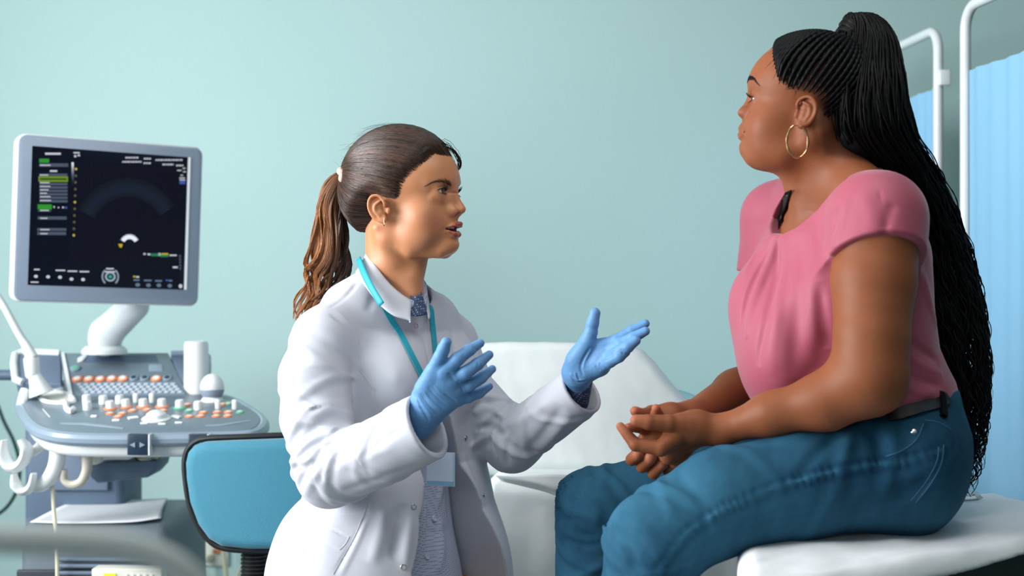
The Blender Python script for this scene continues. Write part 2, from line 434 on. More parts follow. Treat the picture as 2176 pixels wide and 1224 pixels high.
# ------------------------------------------------------------------ heads
def ab(P):                                   # mirror to the left/right half
    Q = P.copy(); Q[:, 1] = np.abs(Q[:, 1]); return Q
def head_field(h):
    """h: measurements in the head's own frame (u forward, s side, z up)"""
    g = h
    E = np.array(g['eye']); er = g.get('er', .0122)
    def base(Q):                              # Q mirrored local points
        d = ell(Q, g['cran'][0], g['cran'][1])
        d = smin(d, ell(Q, g['fore'][0], g['fore'][1]), .03)
        d = smin(d, ell(Q, g['mid'][0], g['mid'][1]), .03)
        d = smin(d, ell(Q, g['muz'][0], g['muz'][1]), .022)
        jp, jr = g['jaw']
        d = smin(d, chain(Q, jp, jr, .01), g.get('jk', .022))
        d = smin(d, ell(Q, g['chin'][0], g['chin'][1]), g.get('chink', .018))
        d = smin(d, sph(Q, g['cheek'][0], g['cheek'][1]), .03)
        for (c, r, k) in g.get('lumps', ()): d = smin(d, ell(Q, c, r), k)
        return d
    def f(Q):
        d = base(Q)
        # brow ridge, eye sockets
        d = smin(d, chain(Q, g['brow'], [.006, .007, .004]), .016)
        d = smax(d, -ell(Q, E + np.array([.0155, -.001, .001]), (.0105, .0165, .0095)), .012)
        d = smin(d, chain(Q, [E + np.array([.004, -.013, -.010]), E + np.array([.005, .002, -.0125]), E + np.array([-.004, .012, -.012])], [.003, .003, .001]), .014)
        # nose
        n = g['nose']
        dn = chain(Q, [n['nas'], n['mid'], n['tip']], n['r'], .004)
        dn = smin(dn, ell(Q, n['ala'], n.get('alar', (.0095, .0062, .0068))), .007)
        dn = smin(dn, rc(Q, n['tip'] + np.array([-.004, 0, -.004]), n['sub'], .005, .004), .005)
        dn = smin(dn, rc(Q, (n['mid'] + n['nas']) / 2 + np.array([-.012, .004, -.004]), n['ala'] + np.array([-.004, -.002, .004]), .006, .007), .012)
        d = smin(d, dn, g.get('nk', .011))
        d = smax(d, -ell(Q, n['hole'], (.0062, .0028, .0046)), .003)
        # crease behind the wing of the nose
        e, _ = pdist(Q, n['crease']); d = d + .0016 * np.exp(-(e / .0028) ** 2)
        # lips
        m = g['mouth']
        du = chain(Q, m['up'], m['ru'], .003); dl = chain(Q, m['lo'], m['rl'], .003)
        if m.get('open'):
            d = smin(d, du, .007); d = smin(d, dl, .007)
            d = smax(d, -ell(Q, m['open'][0], m['open'][1]), .003)
        else:
            d = smin(d, du, .007); d = smin(d, dl, .007)
            e, _ = pdist(Q, m['line']); d = d + .0034 * np.exp(-(e / .0018) ** 2)
        e, _ = pdist(Q, [m['up'][0] + np.array([-.001, .003, .0]), m['up'][0] + np.array([-.003, .005, -.003])]); d = d + .002 * np.exp(-(e / .004) ** 2)
        # philtrum and the dip under the lower lip
        e, _ = pdist(Q, m['phil']); d = d + .0012 * np.exp(-(e / .0025) ** 2)
        e, _ = pdist(Q, m['dip']); d = d + m.get('dipa', .002) * np.exp(-(e / .005) ** 2)
        # eyelids: a shell over the eyeball, opened as an almond
        q = Q - E.astype(np.float32); r = ln(q)
        az = np.arctan2(q[:, 1], q[:, 0]); el = np.arcsin(np.clip(q[:, 2] / (r + 1e-9), -1, 1))
        a0, a1 = g['lid_az']                   # inner, outer corner angles (inner is negative)
        t = np.clip((az - a0) / (a1 - a0), 0, 1)
        up = g['lid_up'] * np.clip(np.sin(math.pi * t ** .85), 0, 1) ** .75 + g.get('lid_tilt', .12) * (t - .5)
        lo = -g['lid_lo'] * np.clip(np.sin(math.pi * t ** 1.15), 0, 1) ** .85 + g.get('lid_tilt', .12) * (t - .5)
        dop = np.maximum(np.maximum(el - up, lo - el) * er, np.maximum(a0 - az, az - a1) * er)
        lid = sph(Q, E, er + .0019)
        d = smin(d, lid, g.get('lidk', .008))
        # crease above the upper lid
        d = d + .0016 * np.exp(-((el - up - .30) / .075) ** 2) * (np.abs(r - er - .003) < .006) * (q[:, 0] > .002) * np.clip(4 * np.sin(math.pi * t), 0, 1)
        cut = np.maximum(dop, -q[:, 0] + .004)
        d = smax(d, -cut, .0012)
        return d
    return f, base
def ear_field(g):
    """helix, antihelix, bowl, tragus and lobe from points in the sagittal slice at the ear"""
    def f(Q):
        d = chain(Q, g['helix'], g['rh'], .001)
        pl = ell(Q, g['plate'][0], g['plate'][1], g['plate'][2]); d = smin(d, pl, .004)
        d = smax(d, -ell(Q, g['bowl'][0], g['bowl'][1], g['plate'][2]), .003)
        d = smax(d, -ell(Q, g['scapha'][0], g['scapha'][1], g['plate'][2]), .002)
        d = smin(d, chain(Q, g['anti'], [.0024] * len(g['anti']), .002), .003)
        d = smin(d, ell(Q, g['lobe'][0], g['lobe'][1]), .007)
        d = smin(d, ell(Q, g['tragus'][0], g['tragus'][1]), .004)
        return d
    return f
def ear_setup(fr, px, side, k=1.0, out=.011):
    """px: dict of pixel points of the near ear; side: signed offset of its root"""
    sg = 1
    def L(p, o):                               # mirrored local point, o = how far it stands off the head
        v = fr.px(p[0], p[1], side + (o if side > 0 else -o)); v[1] = abs(v[1]); return v
    g = {}
    offs = px.get('off', [.004, .009, .012, .015, .016, .014, .010, .006])
    g['helix'] = [L(p, o) for p, o in zip(px['helix'], offs)]
    g['helix'] = cat(g['helix'], 3); g['rh'] = [.0027 * k] * len(g['helix'])
    c = L(px['centre'], .006)
    # plate tilts outward towards the back
    n = nrm([.45, 1, -.05]); b = nrm(np.cross([0, 0, 1], n)); z = np.cross(n, b)
    R = np.stack([b, n, z], 1)
    g['plate'] = (c, (.015 * k, .0040, .024 * k), R)
    g['bowl'] = (L(px['bowl'], .010), (.0078 * k, .0075, .0095 * k))
    g['scapha'] = (L(px['scapha'], .013), (.0068 * k, .0046, .0090 * k))
    g['anti'] = cat([L(p, o) for p, o in zip(px['anti'], [.012, .0135, .012, .009])], 3)
    g['lobe'] = (L(px['lobe'], .005), (.0068 * k, .0036, .0075 * k))
    g['tragus'] = (L(px['tragus'], .003), (.0040, .0036, .0062))
    return g
def ear_back(Q, g):
    return smin(rc(Q, g['plate'][0] + np.array([.004, -.012, .004]), g['plate'][0] + np.array([0, -.003, .004]), .010, .009), rc(Q, g['plate'][0] + np.array([.006, -.012, -.01]), g['plate'][0] + np.array([.004, -.003, -.008]), .009, .007), .006)

def eyeball(fr, E, side, look, parent, iris='4a3020', r=.0122):
    """sclera with cornea, iris and pupil painted by direction (its own colours)"""
    c = fr.wor([E[0], E[1] * side, E[2]]); look = nrm(look)
    x = nrm(np.cross([0, 0, 1], look)); y = np.cross(look, x); V = []; Cc = []
    N = 40; M = 48
    for i in range(N + 1):
        th = math.pi * i / N
        for j in range(M):
            ph = 2 * math.pi * j / M
            rr = r * (1 + .035 * math.exp(-(th / .42) ** 4))
            V.append(c + rr * (math.cos(th) * look + math.sin(th) * (math.cos(ph) * x + math.sin(ph) * y)))
            if th < .20: col = lin('0a0605')
            elif th < .50:
                a = lin(iris); b_ = lin('1a0f0a'); k = min(1, max(0, (th - .38) / .12)) ** 2; col = tuple(p * (1 - k) + q * k for p, q in zip(a, b_))
            else:
                k = min(1, (th - .5) / .05); col = tuple(p * (1 - k) + q * k for p, q in zip(lin('55453c'), lin('e4ddd8')))
            Cc.append(col)
    Fc = [(i * M + j, i * M + (j + 1) % M, (i + 1) * M + (j + 1) % M, (i + 1) * M + j) for i in range(N) for j in range(M)]
    return build('eyeball', V, Fc, m_eye, parent, cols=np.array(Cc))
def strands(name, curves, rads, m, parent=None, n=3, cols=None):
    """many tapered hair strands as one mesh; curves (S,K,3)"""
    C = np.asarray(curves, np.float64); S, K, _ = C.shape
    R = np.asarray(rads, float)
    if R.ndim == 1: R = np.tile(R, (S, 1))
    T = np.gradient(C, axis=1); T /= np.linalg.norm(T, axis=2)[..., None] + 1e-12
    up = np.tile(np.array([0.31, -.83, .46]), (S, K, 1)); A = np.cross(T, up); A /= np.linalg.norm(A, axis=2)[..., None] + 1e-9; Bn = np.cross(T, A)
    V = np.zeros((S, K, n, 3))
    for j in range(n):
        a = 2 * math.pi * j / n; V[:, :, j] = C + R[..., None] * (math.cos(a) * A + math.sin(a) * Bn)
    ii = (np.arange(S)[:, None, None] * K + np.arange(K - 1)[None, :, None]) * n; jj = np.arange(n)[None, None, :]; j2 = (jj + 1) % n
    Fc = np.stack([ii + jj, ii + j2, ii + n + j2, ii + n + jj], -1).reshape(-1, 4)
    c = None
    if cols is not None: c = np.repeat(np.asarray(cols).reshape(S * K, 3), n, 0)
    return build(name, V.reshape(-1, 3), Fc, m, parent, cols=c)
m_eye = mat('eye', 'e4ddd8', .12, vcol=True, coat=.6)

def sphere_project(f, c, dirs, r0=.09, it=14, off=0.0):
    """points where rays from c leave the field"""
    r = np.full(len(dirs), r0, np.float32); c = np.asarray(c, np.float32); D = dirs.astype(np.float32)
    off = np.broadcast_to(np.asarray(off, np.float32), r.shape)
    for _ in range(it): r = np.clip(r - .8 * (f(c + D * r[:, None]) - off), .02, .2)
    return c + D * r[:, None]
def slerp(a, b, t):
    w = np.arccos(np.clip((a * b).sum(-1), -1, .9999))[:, None, None]; t = t[None, :, None]
    return (np.sin((1 - t) * w) * a[:, None] + np.sin(t * w) * b[:, None]) / np.sin(w)
def lash_set(fr, g, sides, m, parent, up_len=.009, n_up=46, n_lo=26, r=.00028):
    E = np.array(g['eye']); er = g['er'] + .0016; a0, a1 = g['lid_az']; rr = np.random.RandomState(5)
    for sd in sides:
        cur = []
        for (n, top) in ((n_up, True), (n_lo, False)):
            for i in range(n):
                t = .06 + .9 * (i + rr.rand() * .6) / n; az = a0 + (a1 - a0) * t
                el = g['lid_up'] * math.sin(math.pi * t ** .85) ** .75 if top else -g['lid_lo'] * max(0, math.sin(math.pi * t ** 1.15)) ** .85
                el += g.get('lid_tilt', .12) * (t - .5)
                d = np.array([math.cos(el) * math.cos(az), math.cos(el) * math.sin(az), math.sin(el)])
                p0 = E + er * d; L = (up_len if top else up_len * .5) * (.75 + .3 * rr.rand()) * (.6 + .5 * math.sin(math.pi * t))
                o = nrm(d + np.array([.25, .25 * (t - .3), 0])); z = np.array([0, 0, 1.0 if top else -.8])
                for_ = [p0, p0 + o * L * .45 + z * L * .05, p0 + o * L * .8 + z * L * .35, p0 + o * L + z * L * .75]
                pts = cat(for_, 2)[:7]; pts = [fr.wor([v[0], v[1] * sd, v[2]]) for v in pts]; cur.append(pts)
        strands('eyelashes', cur, np.linspace(r, r * .3, 7), m, parent)
def brow_set(fr, f, pts, sides, m, parent, n=150, w=.0042, L=.010, r=.00022):
    cur = []; rr = np.random.RandomState(8); P = cat(pts, 8); K = len(P)
    for sd in sides:
        for i in range(n):
            t = rr.rand() ** 1.15; k = t * (K - 1.001); j = int(k); c = P[j] + (P[j + 1] - P[j]) * (k - j); tg = nrm(P[j + 1] - P[j])
            ww = w * (1 - .72 * t) * (.55 + .45 * min(1, t * 6)); v = (rr.rand() - .5) * ww
            d = nrm(tg + np.array([0, 0, (.9 - 1.1 * t) - v / w * .8])); l = L * (.6 + .5 * rr.rand()) * (1 - .3 * t)
            a = c + np.array([0, 0, v]); q3 = np.array([a + d * l * s_ for s_ in (0, .33, .66, 1)]); cur.append((q3, sd))
    Q = np.array([c[0] for c in cur]).reshape(-1, 3).astype(np.float32)
    for _ in range(3):
        dd = f(ab(Q)); g_ = grad(lambda X: f(ab(X)), Q); Q = Q - g_ * (dd - .0004)[:, None] / np.maximum((g_ * g_).sum(1), .2)[:, None]
    Q = Q.reshape(-1, 4, 3)
    for s_ in sides:
        out = [[fr.wor([v[0], v[1] * sd, v[2]]) for v in q3] for q3, (_, sd) in zip(Q, cur) if sd == s_]
        strands('eyebrow', out, [r, r, r * .8, r * .3], m, parent)
# ------------------------------------------------------------------ the doctor: head
D_YAW = math.radians(68)
DH = Frame(W(845, 447, 2.64), (math.sin(D_YAW), -math.cos(D_YAW), 0))
p = DH.px
def _m(v): v = np.array(v, float); v[1] = abs(v[1]); return v
dh = dict(
    eye=_m(p(931, 407.5, -.031) + np.array([-.0015, 0, 0])), er=.0122,
    cran=((.012, 0, .052), (.098, .073, .088)),
    fore=((.048, 0, .056), (.068, .060, .055)),
    mid=((.052, 0, -.018), (.057, .056, .058)),
    muz=(_m(p(961, 487, 0)) + np.array([-.022, 0, 0]), (.031, .029, .032)),
    jaw=([(.004, .050, -.018), (.006, .046, -.052), (.045, .036, -.073), (.090, .013, -.078)], [.014, .0155, .0135, .012]),
    chin=(_m(p(962, 520, 0)) + np.array([-.0065, 0, 0]), (.017, .017, .0155)),
    cheek=((.072, .040, -.016), .022),
    lumps=[((.055, .040, -.045), (.035, .018, .028), .02)],
    brow=[_m(p(967, 380, 0)) + np.array([-.0085, .006, .001]), _m(p(942, 384, -.024)) + np.array([-.0035, 0, -.001]), _m(p(912, 390, -.046)) + np.array([-.004, 0, 0])],
    nose=dict(nas=_m(p(970.5, 394, 0)) + np.array([-.0060, 0, 0]), mid=_m(p(976, 424, 0)) + np.array([-.0058, 0, 0]),
              tip=_m(p(989, 442, 0)) + np.array([-.0082, 0, -.002]), r=[.0055, .0058, .0082],
              ala=_m(p(961, 449, -.0125)), sub=_m(p(976, 460, 0)) + np.array([-.005, 0, .001]),
              hole=_m(p(972, 456.5, -.0065)), crease=[_m(p(952, 441, -.015)), _m(p(951, 449, -.018)), _m(p(954, 456, -.016))]),
    mouth=dict(up=[_m(p(949, 487, -.0245)) , _m(p(966, 479.5, -.0135)) , _m(p(979, 475.5, -.0035)) + np.array([-.0035, 0, 0]), _m(p(978, 477, 0)) + np.array([-.004, 0, 0])], ru=[.0010, .0028, .0034, .0032],
               lo=[_m(p(949, 488.5, -.0245)), _m(p(962, 497, -.015)), _m(p(974, 498.5, -.005)) + np.array([-.004, 0, 0]), _m(p(977, 498.5, 0)) + np.array([-.005, 0, 0])], rl=[.0010, .0028, .0042, .0044],
               open=(_m(p(969, 487, 0)) + np.array([-.004, 0, 0]), (.0175, .0245, .0044)),
               phil=[_m(p(978, 461, 0)), _m(p(981, 470, 0))], dip=[_m(p(967, 508, -.008)), _m(p(974, 508, 0))], dipa=.0022),
    lid_az=(-.85, 1.15), lid_up=.40, lid_lo=.26, lid_tilt=.12)
dear = ear_setup(DH, dict(
    helix=[(814, 447), (817, 432), (806, 417.5), (792, 416.5), (784, 427), (784, 443), (792, 458), (806, 468)],
    centre=(803, 442), bowl=(810, 447), scapha=(800, 429), anti=[(806, 428), (797, 436), (797, 448), (806, 458)],
    lobe=(814, 466), tragus=(825, 448)), -.072, k=1.0)
dh_f, dh_base = head_field(dh)
dear_f = ear_field(dear)
D_NECK = [DH.wor((-.012, 0, -.03)), W(836, 560, 2.64), W(836, 625, 2.66), W(836, 690, 2.67)]
def doctor_skin_field(P):
    Q = ab(DH.loc(P)); d = dh_f(Q)
    dn = loft(P, D_NECK, [.046, .052, .055, .075], [.050, .052, .056, .06], DH.L)
    # muscle from behind the ear to the pit of the neck, windpipe
    dn = smin(dn, chain(P, [DH.wor((-.012, -.054, -.035)), W(838, 575, 2.605), W(876, 628, 2.60)], [.012, .012, .010]), .018)
    dn = smin(dn, chain(P, [DH.wor((.045, 0, -.082)), W(880, 590, 2.61), W(880, 640, 2.61)], [.016, .017, .016]), .025)
    d = smin(d, dn, .012)
    d = smin(d, smin(ear_back(Q, dear), dear_f(Q), .004), .005)
    return d
D_UP = np.array(dh['mouth']['up']); D_LO = np.array(dh['mouth']['lo'])
def mixc(c, k, b): return c * (1 - k[:, None]) + np.array(b)[None] * k[:, None]
def skin_cols(V, fr, g, base, lip, blush, brow, browpts, amb=.04, freck=0):
    Q = ab(fr.loc(V.astype(np.float32))); c = np.tile(np.array(lin(base)), (len(V), 1))
    c = c * (1 + amb * wav(V, 60, 3)[:, None]) * (1 + .5 * amb * wav(V, 240, 4)[:, None])
    e = ln(Q - np.array(g['cheek'][0], np.float32) - np.array([.012, 0, -.008], np.float32)); c = mixc(c, .30 * np.exp(-(e / .022) ** 2), lin(blush))
    e = ln(Q - g['nose']['tip'].astype(np.float32)); c = mixc(c, .30 * np.exp(-(e / .012) ** 2), lin(blush))
    m = g['mouth']
    k = np.zeros(len(V), np.float32)
    for pts, rr in ((m['up'], m['ru']), (m['lo'], m['rl'])):
        e = chain(Q, pts, rr); k = np.maximum(k, np.clip(1 - (e - .0006) / .0008, 0, 1))
    k *= (Q[:, 0] > m['up'][0][0] - .004)
    if m.get('open'):
        e = ell(Q, m['open'][0], np.array(m['open'][1])); k = np.maximum(k, np.clip(1 - e / .001, 0, 1) * .8)
    c = mixc(c, k * .92, lin(lip))
    # eyelid margin and lashes' root, brow hairs' root
    q = Q - np.array(g['eye'], np.float32); r = ln(q)
    e = np.clip(1 - np.abs(r - g['er'] - .001) / .0022, 0, 1) * (q[:, 0] > .004); c = mixc(c, .25 * e, lin(blush))
    e, t = pdist(Q, browpts); k = np.clip(1.25 - e / (.0036 - .0018 * t), 0, 1) * .55; c = mixc(c, k, lin(brow))
    return np.clip(c, 0, 1)
m_skin_d = mat('skin_light', 'd9a184', .42, spec=.4, vcol=True, sss=.35, bump=(900, .12, .0006))
d_brow = [_m(p(954, 389, -.012)), _m(p(940, 382.5, -.026)), _m(p(922, 385, -.040)), _m(p(905, 392, -.050))]
doctor = empty('person', W(820, 1120, 2.7), 'dark haired person in white coat and blue gloves, gesturing beside the blue chair', 'person')
implicit('body', doctor_skin_field, DH.O + np.array([-.15, -.17, -.26]), DH.O + np.array([.19, .15, .17]), .0016, m_skin_d, doctor,
         cols=lambda V: skin_cols(V, DH, dh, 'c68860', '9c4248', 'c9705c', '4a2f22', d_brow))
for sd in (-1, 1): eyeball(DH, dh['eye'], sd, DH.wor((1, .0, .12)) - DH.wor((0, 0, 0)), doctor)

m_lash = mat('lash', '140d0a', .5)
m_browd = mat('brow_hair', '5a3c2c', .6)
lash_set(DH, dh, (-1, 1), m_lash, doctor, .0075)
brow_set(DH, dh_f, d_brow, (-1, 1), m_browd, doctor, n=150, w=.0032, L=.009, r=.00018)
# teeth behind the parted lips
tb = MB(); tc = DH.px(965, 482.5, 0)
for i in range(-4, 5):
    a = i * .26; tb.box(DH.wor((tc[0] - .0045 + .019 * (math.cos(a) - 1), .0205 * math.sin(a), tc[2] + .0005)), (.0046, .0046, .0078), R=np.stack([DH.F, DH.L, DH.Z], 1) @ np.array([[math.cos(a), -math.sin(a), 0], [math.sin(a), math.cos(a), 0], [0, 0, 1]]), bev=.0014)
tb.build('teeth', mat('tooth', 'e6e0da', .25, coat=.3), doctor)
# ------------------------------------------------------------------ the patient: head
P_A = math.radians(16)
PH = Frame(W(1728, 243, 2.42), (-math.cos(P_A), math.sin(P_A), 0))
q = PH.px
ph = dict(
    eye=_m(q(1598, 211, .032) + np.array([-.0105, 0, 0])), er=.0122,
    cran=((.004, 0, .050), (.100, .077, .083)),
    fore=((.036, 0, .050), (.066, .062, .052)),
    mid=((.048, 0, -.022), (.060, .062, .060)),
    muz=(_m(q(1574, 284, 0)) + np.array([-.030, 0, 0]), (.031, .031, .033)),
    jaw=([(.000, .056, -.018), (.004, .054, -.050), (.045, .044, -.068), (.095, .016, -.070)], [.016, .018, .017, .014]),
    chin=(_m(q(1572, 318, 0)) + np.array([-.0200, 0, 0]), (.019, .020, .017)),
    cheek=((.074, .040, -.022), .025),
    lumps=[((.060, .042, -.046), (.036, .020, .030), .02), ((.050, .018, -.072), (.050, .030, .020), .03)],
    brow=[_m(q(1595, 176, .006)) + np.array([-.0105, 0, .001]), _m(q(1599, 171, .024)) + np.array([-.009, 0, 0]), _m(q(1618, 176, .046)) + np.array([-.006, 0, 0])],
    nose=dict(nas=_m(q(1593, 200, 0)) + np.array([-.0085, 0, 0]), mid=_m(q(1584, 222, 0)) + np.array([-.0065, 0, 0]),
              tip=_m(q(1569, 238, 0)) + np.array([-.0090, 0, 0]), r=[.0060, .0065, .0088],
              ala=_m(q(1580, 240, .0160)), alar=(.0095, .0066, .0072), sub=_m(q(1580, 250, 0)) + np.array([-.005, 0, .0015]),
              hole=_m(q(1573, 246.5, .007)), crease=[_m(q(1590, 232, .018)), _m(q(1591, 240, .021)), _m(q(1588, 248, .018))]),
    mouth=dict(up=[_m(q(1583, 281, .025)), _m(q(1576, 276.5, .014)) + np.array([-.002, 0, 0]), _m(q(1571, 273, .004)) + np.array([-.0048, 0, 0]), _m(q(1571.5, 274, 0)) + np.array([-.005, 0, 0])], ru=[.0012, .0042, .0050, .0048],
               lo=[_m(q(1583, 282, .025)), _m(q(1576, 287, .015)) + np.array([-.002, 0, 0]), _m(q(1569.5, 288, .005)) + np.array([-.0055, 0, 0]), _m(q(1569, 288, 0)) + np.array([-.006, 0, 0])], rl=[.0012, .0046, .0056, .0058],
               line=[_m(q(1583, 281.5, .0255)), _m(q(1576, 281, .014)), _m(q(1570, 280.5, .004)), _m(q(1570, 281, 0))],
               phil=[_m(q(1580, 254, 0)), _m(q(1573, 266, 0))], dip=[_m(q(1580, 300, .010)), _m(q(1576, 301, 0))], dipa=.003),
    lid_az=(-.80, 1.15), lid_up=.30, lid_lo=.30, lid_tilt=.04, lidk=.005)
pear = ear_setup(PH, dict(
    helix=[(1700, 238), (1694, 222), (1704, 209), (1721, 207), (1733, 221), (1733, 240), (1724, 255), (1711, 266)],
    centre=(1713, 236), bowl=(1703, 241), scapha=(1714, 221), anti=[(1708, 218), (1720, 226), (1721, 241), (1712, 255)],
    lobe=(1702, 264), tragus=(1693, 244)), .077, k=1.05)
ph_f, ph_base = head_field(ph)
pear_f = ear_field(pear)
P_NECK = [PH.wor((-.020, 0, -.02)), W(1738, 330, 2.43), W(1765, 400, 2.45), W(1790, 470, 2.46)]
def patient_skin_field(P):
    Q = ab(PH.loc(P)); d = ph_f(Q)
    dn = loft(P, P_NECK, [.055, .060, .066, .10], [.056, .060, .066, .085], PH.L)
    dn = smin(dn, chain(P, [PH.wor((.030, 0, -.075)), W(1700, 400, 2.43), W(1705, 430, 2.43)], [.024, .024, .02]), .03)
    dn = smin(dn, chain(P, [PH.wor((-.018, .056, -.035)), W(1752, 350, 2.385), W(1715, 450, 2.42)], [.012, .011, .008]), .024)
    d = smin(d, dn, .026)
    d = smin(d, smin(ear_back(Q, pear), pear_f(Q), .004), .005)
    return d
p_brow = [_m(q(1593, 176, .012)), _m(q(1599, 169.5, .024)), _m(q(1610, 170, .038)), _m(q(1619, 178, .048))]
m_skin_p = mat('skin_deep', '8a5238', .52, spec=.25, vcol=True, sss=.25, bump=(900, .10, .0006))

P_HAIRLINE = [(1641, 94, 0), (1644, 104, .03), (1646, 126, .05), (1653, 150, .060), (1656, 172, .066), (1672, 190, .070), (1690, 198, .074), (1722, 202, .077), (1738, 225, .076), (1738, 262, .070), (1742, 300, .062), (1752, 335, .05)]
def uz(fr, pts): return [(fr.px(x, y, s)[0], fr.px(x, y, s)[2]) for (x, y, s) in pts]
def p_cols(V):
    c = skin_cols(V, PH, ph, '874e30', '74403e', '9a5040', '1c1210', p_brow)
    Q = ab(PH.loc(V.astype(np.float32))); ln2 = uz(PH, P_HAIRLINE)
    r = poly2(Q[:, 0], Q[:, 2], ln2 + [(-.16, -.10), (-.16, .22), (.14, .22)])     # the scalp shows darker through short roots
    return mixc(c, np.clip(-r / .008, 0, 1) * .55, lin('2a1a14'))
patient = empty('person', W(1800, 1100, 2.5), 'person with long black braids, pink blouse and jeans, sitting on the exam table', 'person')
for sd in (-1, 1): eyeball(PH, ph['eye'], sd, PH.wor((1, .42 * sd, -.05)) - PH.wor((0, 0, 0)), patient, '2a1710')

m_black = mat('black_hair', '060607', .5, spec=.2)
lash_set(PH, ph, (1, -1), m_black, patient, .0070)
brow_set(PH, ph_f, p_brow, (1, -1), m_black, patient, n=260, w=.0075, L=.008)
# ------------------------------------------------------------------ the doctor's hair, combed back into a ponytail
def uz(fr, pts): return [(fr.px(x, y, s)[0], fr.px(x, y, s)[2]) for (x, y, s) in pts]
d_line = uz(DH, [(968, 322, 0), (950, 323, -.02), (926, 323, -.035), (908, 337, -.05), (893, 349, -.055), (871, 368, -.062), (854, 388, -.066), (848, 410, -.068), (842, 422, -.070),
                 (825, 416, -.071), (808, 411, -.072), (790, 417, -.072), (780, 440, -.07), (786, 468, -.066), (790, 497, -.058), (780, 526, -.05), (760, 545, -.04)]) + [(-.16, -.10), (-.16, .22), (.2, .22)]
def d_hair_f(P):
    Q = ab(DH.loc(P)); reg = poly2(Q[:, 0], Q[:, 2], d_line)
    cap = ell(Q, (.004, 0, .055), (.115, .087, .103))
    cap = smin(cap, ell(Q, (-.055, 0, .0), (.052, .064, .078)), .03)
    off = np.clip(-reg * .7, -.02, .032)
    return smax(cap, dh_base(Q) - off, .006)
HC = DH.wor((-.005, 0, .045))
TIE = W(741, 370, 2.655)
rr = np.random.RandomState(2)
m_hair_d = mat('brown_hair', '2e201a', .38, vcol=True, spec=.6)
implicit('hair', lambda P: np.maximum(d_hair_f(P), poly2(ab(DH.loc(P))[:, 0], ab(DH.loc(P))[:, 2], d_line) + .010), DH.O + np.array([-.17, -.17, -.12]), DH.O + np.array([.17, .15, .18]), .0026, mat('hair_base', '1c1411', .55), doctor)
def hair_on_head(S, seed):
    r = np.random.RandomState(seed); D = r.randn(S * 3, 3); D /= np.linalg.norm(D, axis=1)[:, None]
    P = sphere_project(d_hair_f, HC, D); Q = DH.loc(P.astype(np.float32)); Qa = ab(Q)
    reg = poly2(Qa[:, 0], Qa[:, 2], d_line); ok = reg < -.0005
    D = D[ok][:S]; reg = reg[ok][:S]
    return D, reg
D, reg = hair_on_head(3300, 3)
# extra roots all along the hairline
hp = cat(np.array([DH.px(x, y, sd_) for (x, y, sd_) in [(968, 322, 0), (950, 323, -.02), (926, 323, -.035), (908, 337, -.05), (893, 349, -.055), (871, 368, -.062), (854, 388, -.066), (848, 410, -.068), (840, 421, -.070), (825, 417, -.071), (806, 412, -.072)]]), 8)
n_ = 2200; kk = rr.rand(n_) * (len(hp) - 1.01); ki = kk.astype(int); hr = hp[ki] + (hp[ki + 1] - hp[ki]) * (kk - ki)[:, None]
back = np.abs(rr.randn(n_)) * .010 - .003; hr = hr + np.stack([-back, 0 * back, back * .45 + rr.randn(n_) * .0015], 1); hr[:, 1] *= np.where(rr.rand(n_) < .7, 1, -1)
Dh = np.array([DH.wor(v) for v in hr]) - HC; Dh /= np.linalg.norm(Dh, axis=1)[:, None]; D = np.concatenate([D, Dh])
tie_d = nrm(TIE - HC); K = 15; t = np.linspace(0, 1, K)
# the first quarter grows back from the hairline, then all run to the tie
A = slerp(D, np.tile(tie_d, (len(D), 1)), t ** .9)
jit = rr.randn(len(D), 1, 3) * .010 * np.sin(math.pi * t)[None, :, None] + .006 * np.sin(t[None, :, None] * 9 + rr.rand(len(D), 1, 3) * 6.3) * rr.rand(len(D), 1, 1)
A = A + jit; A /= np.linalg.norm(A, axis=2)[..., None]
lift = (rr.rand(len(D), 1) * .0022 * np.sin(math.pi * np.clip(t * 1.02, 0, 1))[None] + .0003)
def d_hair_or_skin(P): return np.minimum(d_hair_f(P), dh_base(ab(DH.loc(P))))
Pp = sphere_project(d_hair_or_skin, HC, A.reshape(-1, 3), off=lift.reshape(-1)).reshape(len(D), K, 3)
hue = rr.rand(len(D), 1, 1)
c0 = np.array(lin('241812')); c1 = np.array(lin('6a4732'))
cols = c0 + (c1 - c0) * hue ** 2 * np.ones((1, K, 1))
strands('hair_strands', Pp, np.interp(t, [0, .1, .8, 1], [.0002, .00055, .0006, .0005]), m_hair_d, doctor, cols=cols)
# fine flyaway hairs over the crown
sel = rr.choice(len(D), 130, replace=False); base = Pp[sel][:, 4:10]
up = np.linspace(0, 1, 6)[None, :, None] ** 1.3
fly = base + DH.Z * up * (.004 + .016 * rr.rand(130, 1, 1) ** 2) * (DH.loc(base.reshape(-1, 3).astype(np.float32))[:, 2].reshape(130, 6, 1) > .05) + rr.randn(130, 1, 3) * .006 * up
strands('flyaway_hair', fly, np.linspace(.00018, .0001, 6), mat('fine_hair', '2a1c16', .5), doctor)
# the curl that falls over the forehead
cu = cat([DH.px(948, 312, .01) , DH.px(962, 318, .02), DH.px(973, 331, .028), DH.px(979, 345, .03), DH.px(977, 357, .03), DH.px(972, 361, .03)], 4)
curl = []
for i in range(46):
    o = rr.randn(3) * .0011; curl.append([DH.wor(v + o * (.4 + .6 * math.sin(math.pi * j / (len(cu) - 1)))) for j, v in enumerate(cu)])
for i in range(18):
    o = rr.randn(3) * .003; s0 = rr.rand() * .02
    curl.append([DH.wor(v * np.array([1, 1, 1]) + o + np.array([-.004, -s0, .002 + .006 * rr.rand()]) * (1 - j / len(cu))) for j, v in enumerate(cu)])
strands('forelock', curl, np.linspace(.0005, .00025, len(cu)), m_hair_d, doctor, cols=np.tile(c0, (len(curl), len(cu), 1)))
